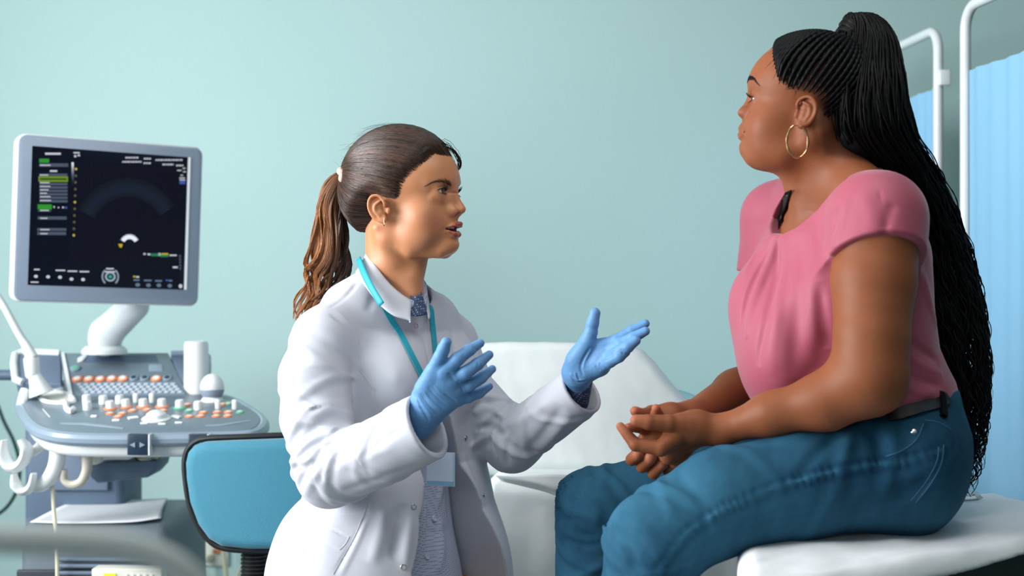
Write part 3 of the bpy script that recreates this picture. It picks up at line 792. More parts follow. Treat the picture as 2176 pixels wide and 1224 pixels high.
# scrunchie
tb = MB(); ax = nrm(W(722, 376, 2.655) - W(750, 366, 2.655)); tor = []
r1 = nrm(np.cross(ax, [0, 1, 0])); r2 = np.cross(ax, r1); c = W(731, 380, 2.635)
ring = [c + .0150 * (math.cos(a) * r1 + .9 * math.sin(a) * r2) + ax * .0012 * math.sin(5 * a) for a in np.linspace(0, 2 * math.pi, 41)]
tb.tube(ring, [.0072 + .0008 * math.sin(9 * a) for a in np.linspace(0, 2 * math.pi, 41)], 12)
tb.build('hair_tie', mat('scrunchie', 'd8b4a6', .8, bump=(300, .5, .002)), doctor)
# ponytail
gd = cat([W(746, 372, 2.655), W(728, 377, 2.66), W(712, 400, 2.67), W(703, 440, 2.68), W(702, 500, 2.69), W(700, 560, 2.70), W(684, 605, 2.71), W(664, 645, 2.71), W(650, 690, 2.71)], 3)
K = len(gd); t = np.linspace(0, 1, K)
wid = np.interp(t, [0, .12, .25, .45, .65, .8, .92, 1], [.008, .012, .022, .032, .046, .042, .030, .016])
S = 2600; a = rr.rand(S) * 6.283; ra = np.sqrt(rr.rand(S)); ox, oy = ra * np.cos(a), ra * np.sin(a)
T = np.gradient(gd, axis=0); T /= np.linalg.norm(T, axis=1)[:, None]; nx = np.stack([-T[:, 2], 0 * T[:, 2], T[:, 0]], 1); nx /= np.linalg.norm(nx, axis=1)[:, None]
ln_ = .72 + .28 * rr.rand(S); ph0 = np.round(rr.rand(S) * 9) * .7; frq = 11 + 3 * rr.rand(S)
tt = t[None, :] * ln_[:, None]; idx = tt * (K - 1); i0 = np.clip(idx.astype(int), 0, K - 2); fr_ = (idx - i0)[..., None]
C = gd[i0] * (1 - fr_) + gd[i0 + 1] * fr_; Nn = nx[i0]; w_ = np.interp(tt, t, wid)[..., None]
C = C + Nn * w_ * ox[:, None, None] + np.array([0, .6, 0]) * w_ * oy[:, None, None]
# below the middle the hair gathers into curling locks
NL = 34; la = rr.rand(NL) * 6.283; lr = np.sqrt(rr.rand(NL)) * .95; lx, ly = lr * np.cos(la), lr * np.sin(la)
own = np.argmin((ox[:, None] - lx) ** 2 + (oy[:, None] - ly) ** 2, axis=1)
g_ = np.clip((tt - .28) / .4, 0, 1)[..., None] ** 1.2 * .62
C = C - g_ * w_ * ((ox - lx[own])[:, None, None] * Nn + np.array([0, .6, 0]) * (oy - ly[own])[:, None, None])
lp, lf = rr.rand(NL) * 6.283, 15 + 9 * rr.rand(NL)
an = (tt * lf[own][:, None] + lp[own][:, None]); amp = np.interp(tt, [0, .3, .6, .8, 1], [0, .0015, .007, .0115, .009])[..., None] * (.6 + .6 * rr.rand(NL)[own][:, None, None])
C = C + amp * (np.sin(an)[..., None] * Nn + np.cos(an)[..., None] * np.array([0, .9, .35]))
k = np.interp(tt, [0, .12, .4, 1], [0, .35, .8, 1])[..., None]
dk = np.array(lin('2a1a12')); md = np.array(lin('b0703c')); edge = np.clip(.50 - .95 * ox + .25 * rr.rand(S), 0.0, 1)[:, None, None]  # strands on the neck side coloured darker, painting in the shade there
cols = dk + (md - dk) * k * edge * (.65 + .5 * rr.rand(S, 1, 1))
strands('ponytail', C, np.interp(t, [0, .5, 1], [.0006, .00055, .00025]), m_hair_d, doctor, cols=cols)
# ------------------------------------------------------------------ the patient's braids, gathered high and falling down her back
p_line = uz(PH, P_HAIRLINE) + [(-.16, -.10), (-.16, .22), (.14, .22)]
PB = W(1820, 62, 2.44)                       # where the braids are gathered
def p_cap_f(P, inset=0.0):
    Q = ab(PH.loc(P)); reg = poly2(Q[:, 0], Q[:, 2], p_line) + inset
    off = np.clip(-reg * .5, -.010, .005)
    d = ph_base(Q) - off
    return d
def p_mass_f(P):
    d = p_cap_f(P, .016)
    pts = [W(x, y, Y) for (x, y, Y) in ((1818, 52, 2.44), (1826, 110, 2.44), (1818, 200, 2.40), (1822, 285, 2.395), (1876, 375, 2.45), (1940, 490, 2.52), (1985, 600, 2.53), (2016, 720, 2.52), (2034, 830, 2.51), (2044, 930, 2.50))]
    m = loft(P, pts, [.018, .028, .050, .062, .058, .052, .046, .038, .022, .010], [.024, .036, .062, .062, .060, .055, .045, .034, .020, .010], (.2, -1, 0))
    d = smin(d, m, .03)
    d = d + .009 * np.clip((.10 - PH.loc(P)[:, 0] - .06) * 15, 0, 1) * (PH.loc(P)[:, 2] < .08)
    return d + .0012 * wav(P, 300, 6) * np.clip((-(PH.loc(P)[:, 0]) + .03) * 20, 0, 1)
m_hair_p = mat('braids', '050506', .5, spec=.16)
implicit('hair', lambda P: p_mass_f(P), W(1640, 20, 2.45) * [1, 0, 0] + [0, 2.28, .60], [1.02, 2.72, 1.72], .004, m_hair_p, patient)
rr = np.random.RandomState(11)
PC = PH.wor((-.01, 0, .045)); pb_d = nrm(PB - PC)
braid_r = lambda n, r, ph: r * (1 + .22 * np.sin(np.linspace(0, n * 2 * math.pi, n * 6) + ph))
# rows along the scalp from the hairline to the gather
rows = []
hl = [(x, y, s) for (x, y, s) in ((1647, 96, 0), (1646, 97, .012), (1648, 104, .026), (1652, 116, .038), (1655, 130, .048), (1660, 145, .055), (1664, 160, .060), (1668, 174, .064), (1684, 186, .069), (1700, 191, .073), (1720, 196, .075), (1738, 205, .077), (1750, 225, .078), (1752, 250, .076), (1756, 280, .07), (1762, 310, .06))]
hh = np.array(hl, float); hl2 = cat(hh, 2)
for (x, y, s) in hl2:
    for sd in ((1, -1) if s else (1,)):
        v = PH.px(x, y, s); v[1] *= sd; rows.append(nrm(PH.wor(v) - PC))
rows = np.array(rows); K = 60; t = np.linspace(0, 1, K)
A = slerp(rows, np.tile(pb_d, (len(rows), 1)), t)
bow = np.sin(math.pi * t)[None, :, None] * np.array([.06, 0, -.03]); A = A + bow; A /= np.linalg.norm(A, axis=2)[..., None]
Pr = sphere_project(lambda X: p_cap_f(X), PC, A.reshape(-1, 3), off=.002).reshape(len(rows), K, 3)
b = MB()
for i in range(len(rows)):
    rad = np.interp(t, [0, .06, .2, 1], [.0008, .0028, .0040, .0048]) * (1 + .16 * np.sin(t * 95 + i))
    b.tube(Pr[i], rad, 7)
b.build('braided_rows', m_hair_p, patient, sharp=0)
# short baby hairs at the temple
bh = []
for i in range(420):
    j = rr.rand() * 8; k = int(j); a_ = np.array(hl[k], float); c_ = np.array(hl[k + 1], float); x, y, s = a_ + (c_ - a_) * (j - k)
    v = PH.px(x + rr.randn() * 4 + 3, y + rr.randn() * 4, s); d = np.array([-.25 - .7 * rr.rand(), .0, .1 + .8 * (rr.rand() - .3)]); l = .006 + .012 * rr.rand(); cv = rr.randn() * .5
    qq = [v + np.array([-.003, 0, 0]) + l * u_ * (d + np.array([cv * u_, 0, -cv * u_])) for u_ in (0, .3, .6, 1)]; bh.append((qq))
Q = np.array(bh).reshape(-1, 3).astype(np.float32)
for _ in range(3):
    dd = ph_base(ab(Q)); g_ = grad(lambda X: ph_base(ab(X)), Q); Q = Q - g_ * (dd - .0008)[:, None] / np.maximum((g_ * g_).sum(1), .2)[:, None]
bh = np.array([[PH.wor(v) for v in q3] for q3 in Q.reshape(-1, 4, 3)])
strands('baby_hair', bh, [.0004, .0004, .0003, .0001], m_hair_p, patient)
# the wrapped gather on top
b = MB(); wa = nrm([.55, 0, .8]); w1 = nrm(np.cross(wa, [0, 1, 0])); w2 = np.cross(wa, w1)
for k in range(4):
    c = PB + wa * (-.012 + .010 * k) + np.array([-.004, 0, -.004]); rad = .0235 - .002 * abs(k - 1.5)
    b.tube([c + rad * (math.cos(a) * w1 + math.sin(a) * w2) + wa * .003 * math.sin(2 * a + k) for a in np.linspace(0, 6.283, 30)], .0068 * (1 + .1 * np.sin(np.linspace(0, 60, 30))), 8)
b.build('hair_wrap', m_hair_p, patient, sharp=0)
# hanging braids
gl = [(1806, 52, 2.44), (1828, 36, 2.44), (1842, 80, 2.44), (1832, 180, 2.40), (1838, 280, 2.40), (1894, 375, 2.45), (1952, 490, 2.52), (1992, 600, 2.53), (2022, 720, 2.52), (2040, 840, 2.51), (2046, 950, 2.50), (2040, 1060, 2.49)]
gd = cat([W(*g) for g in gl], 14); K = len(gd); t = np.linspace(0, 1, K)
wx = np.interp(t, [0, .08, .17, .26, .36, .46, .56, .66, .75, .84, .92, 1], [.010, .022, .042, .066, .078, .078, .072, .066, .058, .045, .032, .018])
wy = wx * .95
def hang(n, seed, r0, curl0, lo, hi, loose=1.0, rim=.75):
    r = np.random.RandomState(seed); out = []; rads = []
    for i in range(n):
        a = r.rand() * 6.283; q_ = rim + (1 - rim) * r.rand(); L = lo + (hi - lo) * r.rand()
        tt = np.linspace(.02, L, 110); C = np.stack([np.interp(tt, t, gd[:, k]) for k in range(3)], 1)
        w1 = np.interp(tt, t, wx) * loose; w2 = np.interp(tt, t, wy) * loose; a = a + .5 * np.sin(tt * 3 + r.rand() * 6)
        C = C + np.stack([w1 * q_ * np.cos(a), w2 * q_ * np.sin(a), 0 * tt], 1)
        cr = np.interp(tt, [0, curl0, 1], [0, .0005, .0085]) * (.6 + .7 * r.rand()); f = 70 + 40 * r.rand(); p0 = r.rand() * 6.28
        C = C + np.stack([cr * np.sin(tt * f + p0), cr * np.cos(tt * f + p0 * 1.7), .3 * cr * np.sin(tt * f * .7)], 1)
        out.append(C); rads.append(np.interp(tt / L, [0, .05, .5, .85, 1], [r0, r0, r0 * .85, r0 * .5, r0 * .15]) * (1 + .16 * np.sin(tt * 420)))
    return out, rads
b = MB()
for (args) in ((170, 21, .0040, .40, .80, 1.0, 1.02, .8), (60, 22, .0022, .35, .7, .98, 1.08, .9), (50, 23, .0016, .3, .5, .9, 1.12, .95)):
    o_, r_ = hang(*args)
    for C, ra in zip(o_, r_): b.tube(C, ra, 6)
b.build('braids', m_hair_p, patient, sharp=0)
# ------------------------------------------------------------------ the doctor's clothes
DT_L = np.array([.64, .768, 0]); DT_F = np.array([.768, -.64, 0])
DC = [W(x, y, 2.68) for (x, y) in ((850, 655), (850, 700), (846, 780), (836, 890), (832, 1000), (834, 1100), (826, 1224), (815, 1420))]
def coat_torso(P):
    d = loft(P, DC, [.075, .125, .160, .155, .150, .190, .250, .285], [.060, .080, .108, .118, .122, .160, .210, .240], DT_L)
    R, Ls, N = W(692, 724, 2.565), W(952, 728, 2.79), W(850, 668, 2.68)
    d = smin(d, chain(P, [R, W(745, 668, 2.62), N, W(915, 680, 2.74), Ls], [.060, .050, .055, .048, .054], .01), .035)
    for s_ in (-1, 1): d = smin(d, ell(P, W(850, 800, 2.68) + DT_F * .062 + DT_L * .072 * s_, (.062, .062, .07)), .04)
    d = smin(d, rc(P, W(735, 648, 2.635), W(794, 600, 2.632), .036, .033), .03)
    return d
def coat_solid(P):
    d = coat_torso(P); d = smin(d, rc(P, W(968, 930, 2.745), W(1000, 1240, 2.74), .050, .075), .04); R, Ls = W(692, 724, 2.565), W(952, 728, 2.79)
    s1 = chain(P, [R, W(668, 800, 2.535), W(672, 890, 2.51), W(702, 1003, 2.47)], [.060, .0625, .0615, .060], .01)
    s1 = smin(s1, chain(P, [W(702, 1003, 2.47), W(800, 965, 2.43), W(930, 893, 2.375)], [.058, .0595, .0575]), .025)
    s1 = smax(s1, (P - W(909, 906, 2.385).astype(np.float32)) @ nrm(W(909, 906, 2.385) - W(790, 965, 2.43)).astype(np.float32), .004)
    s2 = chain(P, [Ls, W(992, 830, 2.77), W(1086, 940, 2.71)], [.056, .054, .054])
    s2 = smin(s2, chain(P, [W(1086, 940, 2.71), W(1165, 885, 2.65), W(1260, 810, 2.585)], [.052, .050, .047]), .025)
    s2 = smax(s2, (P - W(1236, 829, 2.60).astype(np.float32)) @ nrm(W(1236, 829, 2.60) - W(1150, 893, 2.66)).astype(np.float32), .004)
    return smin(smin(d, s1, .014), s2, .016)
def tP(P): q_ = P - DC[3].astype(np.float32); return q_ @ DT_F.astype(np.float32), q_ @ DT_L.astype(np.float32), q_[:, 2]
def tz(pts):
    out = []
    for (x, y) in pts:
        v = ray(x, y, coat_torso, 2.3, 2.9); u_, s_, z_ = tP(v[None].astype(np.float32)); out.append((float(s_[0]), float(z_[0])))
    return out
d_open = tz([(922, 775), (915, 850), (912, 905), (905, 1030), (893, 1120), (878, 1215)]); d_open = [d_open[0]] + d_open[1:] + [(d_open[-1][0] - .03, -.55)]
far = tz([(1075, 1200), (1014, 1049), (969, 941), (950, 870), (934, 800)]); d_open += [(far[0][0] + .06, -.55)] + far
coat_1 = folds(coat_solid, [(l_, w_ * .75, a_ * 1.25) for (l_, w_, a_) in [
    ([(604, 800), (663, 826), (752, 846)], .012, .0035), ([(610, 830), (668, 858), (735, 880)], .012, -.003),
    
    ([(634, 1046), (652, 1000), (688, 955), (757, 918)], .009, -.0065), ([(648, 1056), (668, 1012), (704, 972), (770, 938)], .011, .0045),
     ([(628, 960), (650, 925), (700, 893), (745, 905)], .011, -.0045),
    ([(618, 915), (650, 890), (700, 868), (750, 880)], .012, .0045), ([(700, 1000), (787, 962), (890, 915)], .014, .003),
    ([(720, 1050), (800, 1020), (900, 985)], .012, -.0022), ([(740, 990), (800, 950), (860, 905)], .009, -.0025),
    ([(757, 768), (748, 720), (730, 690), (700, 668)], .0045, -.003), ([(765, 765), (756, 716), (738, 684), (712, 660)], .005, .002),
    ([(640, 700), (690, 720), (730, 760), (748, 800)], .014, -.003), ([(650, 760), (700, 780), (740, 820)], .014, .003),
    ([(762, 783), (797, 832), (812, 880)], .003, -.0018), ([(787, 1052), (752, 1143), (708, 1224)], .0035, -.0025), ([(795, 1055), (762, 1146), (720, 1230)], .006, .0018),
    ([(612, 1092), (663, 1110), (742, 1141)], .003, -.0022), ([(609, 1126), (665, 1146), (722, 1168)], .003, -.0018), ([(742, 1141), (722, 1168)], .0025, -.002),
    ([(858, 1070), (850, 1120), (836, 1190)], .013, -.006), ([(876, 1090), (868, 1150), (858, 1215)], .012, .004), ([(820, 1060), (810, 1130), (790, 1200)], .014, .004),
    ([(640, 1150), (620, 1224)], .02, .004), ([(800, 700), (840, 800), (860, 880)], .018, .002), ([(770, 800), (800, 900), (815, 960)], .016, -.0025),
    ([(1010, 915), (1040, 905), (1068, 922), (1082, 905)], .008, -.006), ([(1005, 880), (1040, 868), (1075, 890)], .009, .005), ([(1020, 960), (1035, 930), (1045, 905)], .008, -.004),
    ([(1084, 905), (1120, 885), (1180, 848)], .012, .003), ([(1080, 990), (1078, 950), (1090, 915)], .008, -.004), ([(1120, 960), (1160, 915), (1196, 862)], .012, -.0035), ([(1140, 965), (1180, 925), (1215, 880)], .011, .003),
    ([(985, 700), (1000, 760), (1020, 810)], .013, .0025), ([(960, 700), (968, 780), (975, 860)], .012, -.004), ([(1000, 800), (1030, 850), (1050, 880)], .01, -.003),
    ([(985, 960), (1005, 1020), (1040, 1110)], .012, .003), ([(895, 700), (905, 740), (910, 800)], .0025, -.002),
    ([(820, 590), (790, 640), (780, 665)], .01, -.002), ([(700, 655), (740, 625), (760, 600)], .004, -.0025),
]], 2.2, 2.95)
A_NEAR = [W(692, 724, 2.565), W(668, 800, 2.535), W(672, 890, 2.51), W(702, 1003, 2.47), W(800, 965, 2.43), W(930, 893, 2.375)]
A_FAR = [W(952, 728, 2.79), W(992, 830, 2.77), W(1086, 940, 2.71), W(1165, 885, 2.65), W(1260, 810, 2.585)]
_r = np.random.RandomState(12)
N_FOLDS = [(s_, k, f, w * .85, a * .85) for (s_, k, f, w, a) in ((.10, .03, .4, .012, .0035), (.19, -.035, -.3, .010, .004), (.27, .04, .5, .009, .0045), (.34, -.03, .9, .009, .005), (.40, .045, .0, .008, .005), (.455, -.02, 1.2, .008, .006), (.50, .03, .6, .007, .006), (.55, -.03, 1.0, .008, .0055), (.61, .04, .2, .009, .0045), (.69, -.05, .7, .010, .0035), (.78, .05, -.2, .011, .003), (.88, -.04, .6, .010, .002))]
F_FOLDS = [(s_, k, f, w * .85, a * .9) for (s_, k, f, w, a) in ((.14, .03, .2, .011, .003), (.26, -.03, .6, .009, .004), (.35, .035, .1, .008, .005), (.43, -.02, .9, .008, .0055), (.50, .03, .4, .008, .005), (.58, -.035, .8, .009, .0045), (.68, .045, .2, .011, .0035), (.80, -.04, .5, .010, .003))]
V_IN = [W(930, 893, 2.375), W(800, 965, 2.43)]
def coat_f(P):
    d = coat_1(P)
    d = d + .0008 * wav(P, 22, 9) - ringfolds(P, A_NEAR, N_FOLDS) - ringfolds(P, A_FAR, F_FOLDS)
    lw = np.clip((.98 - P[:, 2]) * 5, 0, 1); d = d + lw * .0032 * wav(P * np.array([1, 1, .22], np.float32), 34, 17)
    u_, s_, z_ = tP(P); pg = poly2(s_, z_, d_open)
    d = smax(d, -np.maximum(pg, -u_ - .05), .003)
    # hollow cuffs
    a, b_ = W(945, 884, 2.37), W(800, 965, 2.43); d = smax(d, -rc(P, a, a + (b_ - a) * .55, .0515, .046), .0025)
    a, b_ = W(1268, 804, 2.58), W(1165, 885, 2.65); d = smax(d, -rc(P, a, a + (b_ - a) * .75, .0425, .038), .0025)
    # neck opening
    d = smax(d, -loft(P, [W(845, 560, 2.655), W(850, 640, 2.665), W(862, 668, 2.655)], [.062, .058, .040], [.064, .060, .038], DT_L), .003)
    return smax(d, .47 - P[:, 2], .004)
m_coat = mat('coat_cotton', 'c8cad3', .75, sheen=.15, bump=(420, .18, .0008))
implicit('lab_coat', coat_f, (-.52, 2.26, .38), (.28, 3.0, 1.24), .0034, m_coat, doctor)

# shirt under the coat, and trousers
def dots(name, col, dot, scale=165, size=.20, rough=.8):
    m = mat(name, col, rough); nt = m.node_tree; b = nt.nodes['Principled BSDF']
    v = nt.nodes.new('ShaderNodeTexVoronoi'); v.inputs['Scale'].default_value = scale; v.inputs['Randomness'].default_value = .0
    tc = nt.nodes.new('ShaderNodeTexCoord'); mp = nt.nodes.new('ShaderNodeMapping'); mp.inputs['Rotation'].default_value = (.6, .5, .9)
    nt.links.new(tc.outputs['Object'], mp.inputs['Vector']); nt.links.new(mp.outputs[0], v.inputs['Vector'])
    c = nt.nodes.new('ShaderNodeMath'); c.operation = 'LESS_THAN'; c.inputs[1].default_value = size; nt.links.new(v.outputs['Distance'], c.inputs[0])
    mx = nt.nodes.new('ShaderNodeMix'); mx.data_type = 'RGBA'; mx.inputs['A'].default_value = (*lin(col), 1); mx.inputs['B'].default_value = (*lin(dot), 1)
    nt.links.new(c.outputs[0], mx.inputs['Factor']); nt.links.new(mx.outputs['Result'], b.inputs['Base Color']); return m
m_shirt = dots('dotted_shirt', 'c0cade', '6070a0', 300, .30)
def shirt_b(P):
    d = loft(P, [W(852, 640, 2.68), W(850, 720, 2.68), W(840, 850, 2.68), W(832, 1000, 2.68), W(832, 1120, 2.68), W(832, 1250, 2.68)], [.045, .09, .125, .118, .132, .15], [.045, .075, .092, .092, .10, .125], DT_L)
    return d
shirt_f = folds(shirt_b, [([(925, 930), (940, 1000), (930, 1080)], .008, .004), ([(905, 1060), (900, 1140), (895, 1200)], .004, .0025), ([(955, 950), (950, 1040), (958, 1120)], .01, -.004), ([(935, 1100), (940, 1160), (930, 1220)], .01, .004)], 2.3, 2.9)
implicit('shirt', lambda P: smax(shirt_f(P) + .0007 * wav(P, 40, 2), .55 - P[:, 2], .004), (-.45, 2.4, .5), (.1, 3.0, 1.22), .0036, m_shirt, doctor)
def trous(P):
    hip = W(838, 1330, 2.70)
    h1, h2 = hip - DT_L * .09 - DT_F * .02, hip + DT_L * .09 - DT_F * .02
    k1, k2 = h1 + DT_F * .40 - DT_L * .04 + [0, 0, .02], h2 + DT_F * .40 + DT_L * .03 + [0, 0, .02]
    a1, a2 = k1 * [1, 1, 0] + DT_F * .02 + [0, 0, .09], k2 * [1, 1, 0] + DT_F * .02 + [0, 0, .09]
    d = smin(ell(P, hip, (.17, .17, .12)), chain(P, [h1, k1, a1], [.088, .066, .045], .02), .04)
    return smin(d, chain(P, [h2, k2, a2], [.088, .066, .045], .02), .03)
implicit('trousers', trous, (-.5, 2.1, .03), (.45, 3.05, .80), .007, mat('tan_trousers', '8a6248', .8), doctor)
for (k_, s_) in ((0, -1), (1, 1)):
    hip = W(838, 1330, 2.70); kk = hip + DT_L * (.13 if s_ > 0 else -.13) + DT_F * .40
    b = MB(); fd = DT_F; pts = [np.array([kk[0], kk[1], .05]) + fd * v for v in (-.06, .0, .07, .13, .17)]
    b.tube(pts, [.030, .040, .040, .036, .02], 14, flat=.9); b.build('shoe', mat('white_shoe', 'dcdcdc', .5), doctor)

def surf(f, pts, Y0, Y1, off=.0):
    """points and outward normals on a field seen at pixels"""
    P = np.array([ray(x, y, f, Y0, Y1) for (x, y) in pts]).astype(np.float32); g_ = grad(f, P, .002); g_ /= np.linalg.norm(g_, axis=1)[:, None]
    return P + g_ * off, g_
def ribbon(name, f, pts, Y0, Y1, w, th, m, parent, off=.002, n=6):
    pp = cat([(x, y, 0) for (x, y) in pts], n)[:, :2]; P, N = surf(f, pp, Y0, Y1, off)
    for _ in range(2): N[1:-1] = (N[:-2] + N[1:-1] + N[2:]) / 3; P[1:-1] = (P[:-2] + 2 * P[1:-1] + P[2:]) / 4
    N /= np.linalg.norm(N, axis=1)[:, None]
    T = np.gradient(P, axis=0); T /= np.linalg.norm(T, axis=1)[:, None]; S = np.cross(T, N); V = []
    for i in range(len(P)):
        for (a, c) in ((-w / 2, 0), (-w / 2, th), (w / 2, th), (w / 2, 0)): V.append(P[i] + S[i] * a + N[i] * c)
    k = len(P); Fc = [(i * 4 + j, i * 4 + (j + 1) % 4, (i + 1) * 4 + (j + 1) % 4, (i + 1) * 4 + j) for i in range(k - 1) for j in range(4)] + [(3, 2, 1, 0), ((k - 1) * 4, (k - 1) * 4 + 1, (k - 1) * 4 + 2, (k - 1) * 4 + 3)]
    return build(name, V, Fc, m, parent, smooth=False)
# stand-up collar of the coat: near half, far half
def cth(G): return G
m_coat2 = mat('collar_cotton', 'c8cad3', .75, sheen=.1, bump=(420, .15, .0008))
patch([[W(778, 540, 2.625), W(796, 562, 2.60), W(822, 597, 2.585), W(848, 622, 2.575), W(872, 640, 2.572), W(868, 660, 2.566)],
       [W(769, 560, 2.62), W(788, 582, 2.590), W(815, 620, 2.569), W(844, 650, 2.56), W(869, 660, 2.560), W(869, 672, 2.556)],
       [W(757, 578, 2.625), W(776, 608, 2.584), W(804, 645, 2.560), W(836, 670, 2.548), W(868, 680, 2.548), W(872, 685, 2.546)]], 6, 6, .0035, 'coat_collar', m_coat2, doctor)
patch([[W(778, 540, 2.635), W(792, 534, 2.70), W(830, 545, 2.735), W(870, 570, 2.73), W(896, 592, 2.70), W(903, 612, 2.655), W(906, 640, 2.61)],
       [W(764, 590, 2.63), W(790, 596, 2.74), W(835, 610, 2.77), W(885, 622, 2.765), W(910, 634, 2.72), W(913, 655, 2.66), W(912, 678, 2.595)]], 6, 8, .0035, 'coat_collar', m_coat2, doctor)
# collar of the shirt and the dark scarf-like inner placket
m_navy = dots('navy_print', '3c4a68', '8a9ab8', 210, .30)
patch([[W(803, 572, 2.605), W(830, 604, 2.585), W(858, 628, 2.575), W(880, 640, 2.575)], [W(806, 582, 2.60), W(832, 616, 2.582), W(858, 638, 2.572), W(879, 655, 2.572)]], 6, 4, .002, 'shirt_collar', m_shirt, doctor)
patch([[W(896, 588, 2.63), W(899, 606, 2.62), W(893, 624, 2.60)], [W(905, 602, 2.635), W(908, 625, 2.62), W(906, 652, 2.60)]], 6, 4, .002, 'shirt_collar', m_shirt, doctor)
patch([[W(872, 628, 2.585), W(883, 630, 2.58), W(895, 620, 2.59)], [W(872, 645, 2.578), W(884, 650, 2.572), W(901, 640, 2.585)], [W(870, 670, 2.568), W(886, 672, 2.562), W(908, 668, 2.575)]], 6, 4, .002, 'inner_placket', m_navy, doctor)
# snaps
m_steel = mat('steel', 'c8c8cc', .25, metal=1)
def snap(pp, f, r=.0045, stud=False):
    (P,), (N,) = surf(f, [pp], 2.2, 2.95, .0005); P = P.astype(float); N = N.astype(float); b = MB()
    e1 = nrm(np.cross(N, [0, 0, 1])); e2 = np.cross(N, e1)
    b.tube([P + r * (math.cos(a) * e1 + math.sin(a) * e2) for a in np.linspace(0, 6.283, 21)], .0008, 6)
    if stud: b.lathe(P, [(.0001, -.0005), (r * .9, 0), (r * .6, .0012), (.0018, .0012), (.0016, .0028), (.0001, .003)], N, 16)
    b.build('snap_button', m_steel, doctor)
for pp in ((884, 692), (879, 1077), (857, 1205)): snap(pp, coat_f)
for pp in ((990, 931), (1028, 1052)): snap(pp, coat_f, .0042, True)
m_btn = mat('shirt_button', 'cfd6e2', .35)
for pp in ((922, 1102), (907, 1183)):
    (P,), (N,) = surf(shirt_f, [pp], 2.3, 2.9, .001); b = MB(); b.lathe(P, [(.0001, -.001), (.0052, -.001), (.0055, .001), (.0045, .0018), (.0030, .0012), (.0001, .0012)], N, 18); b.build('shirt_button', m_btn, doctor)
for l_ in ([(612, 1092), (660, 1110), (742, 1141)], [(609, 1126), (665, 1146), (722, 1168)], [(742, 1141), (734, 1156), (722, 1168)], [(787, 1056), (770, 1100), (752, 1143), (708, 1220)], [(764, 786), (790, 820), (806, 860)]):
    ribbon('seam', coat_f, l_, 2.2, 2.95, .0014, .0009, m_coat2, doctor, .0001)
# stitched edge of the front panels
ribbon('placket_edge', coat_f, [(872, 684), (906, 682), (909, 700), (909, 745), (912, 790)], 2.3, 2.9, .0012, .0008, m_coat2, doctor, .0002)
# ear drop
b = MB(); e0 = DH.wor([dear['lobe'][0][0] + .004, -dear['lobe'][0][1] - .004, dear['lobe'][0][2] - .002])
b.tube([e0 + [0, 0, .004], e0 + [0, -.001, .0], e0 + [0, -.001, -.004]], .0006, 6); b.lathe(e0 + np.array([0, -.001, -.0115]), [(.0001, 0), (.0016, .0025), (.0024, .004), (.0016, .0055), (.0001, .008)], n=8)
m_gold = mat('gold', 'e6b184', .25, metal=1)
b.build('earring', m_gold, doctor)

# lanyard with an empty badge
m_teal = mat('teal_ribbon', '159cb0', .6, bump=(900, .3, .0004))
lany = empty('lanyard', W(905, 800, 2.52), 'teal neck lanyard with blank white badge, hanging over the white coat', 'lanyard')
ribbon('strap', coat_f, [(810, 643), (828, 676), (850, 712), (880, 770), (905, 820)], 2.2, 2.9, .0115, .0012, m_teal, lany, .0035)
ribbon('strap', coat_f, [(913, 640), (916, 680), (921, 730), (924, 790), (926, 830)], 2.2, 2.9, .0115, .0012, m_teal, lany, .0030)
patch([[W(757, 553, 2.625), W(766, 580, 2.592), W(783, 614, 2.562), W(806, 652, 2.538)], [W(766, 545, 2.618), W(777, 572, 2.585), W(794, 606, 2.556), W(816, 643, 2.533)]], 6, 3, .0014, 'strap', m_teal, lany)
ribbon('strap', lambda P: np.minimum(coat_f(P), shirt_f(P)), [(907, 828), (920, 862), (927, 900)], 2.2, 2.9, .009, .0012, m_teal, lany, .006)
cl = MB(); c0_ = W(930, 926, 2.505)
cl.box(c0_ + [0, 0, .008], (.005, .004, .014)); cl.tube([c0_ + [.0, -.002, 0], c0_ + [.001, -.006, -.008], c0_ + [.003, -.003, -.02]], .0018, 8)
cl.build('clip', m_steel, lany)
MB().tube([W(931, 905, 2.505), W(932, 922, 2.505)], .0042, 10).build('clip_sleeve', m_teal, lany)
MB().box(W(938, 940, 2.50), (.004, .006, .022), R=np.array(Euler((0, .25, .3)).to_matrix())).build('clip_tab', mat('clip_tab', 'd8d8c8', .4), lany)
bc = W(936, 997, 2.515); bR = np.stack([nrm([.93, -.30, 0]), nrm([.30, .93, 0]), [0, 0, 1]], 1)
MB().box(bc, (.0545, .0025, .060), R=bR, bev=.001).build('badge_holder', mat('badge_plastic', 'bcd0e8', .25, coat=.5), lany)
MB().box(bc + bR @ np.array([0, -.0018, .003]), (.049, .0012, .048), R=bR).build('badge_card', mat('badge_card', 'cfdcf0', .5), lany)
MB().box(bc + bR @ np.array([0, -.0018, -.0245]), (.050, .0014, .0065), R=bR).build('badge_stripe', mat('badge_stripe', '86b4d8', .5), lany)
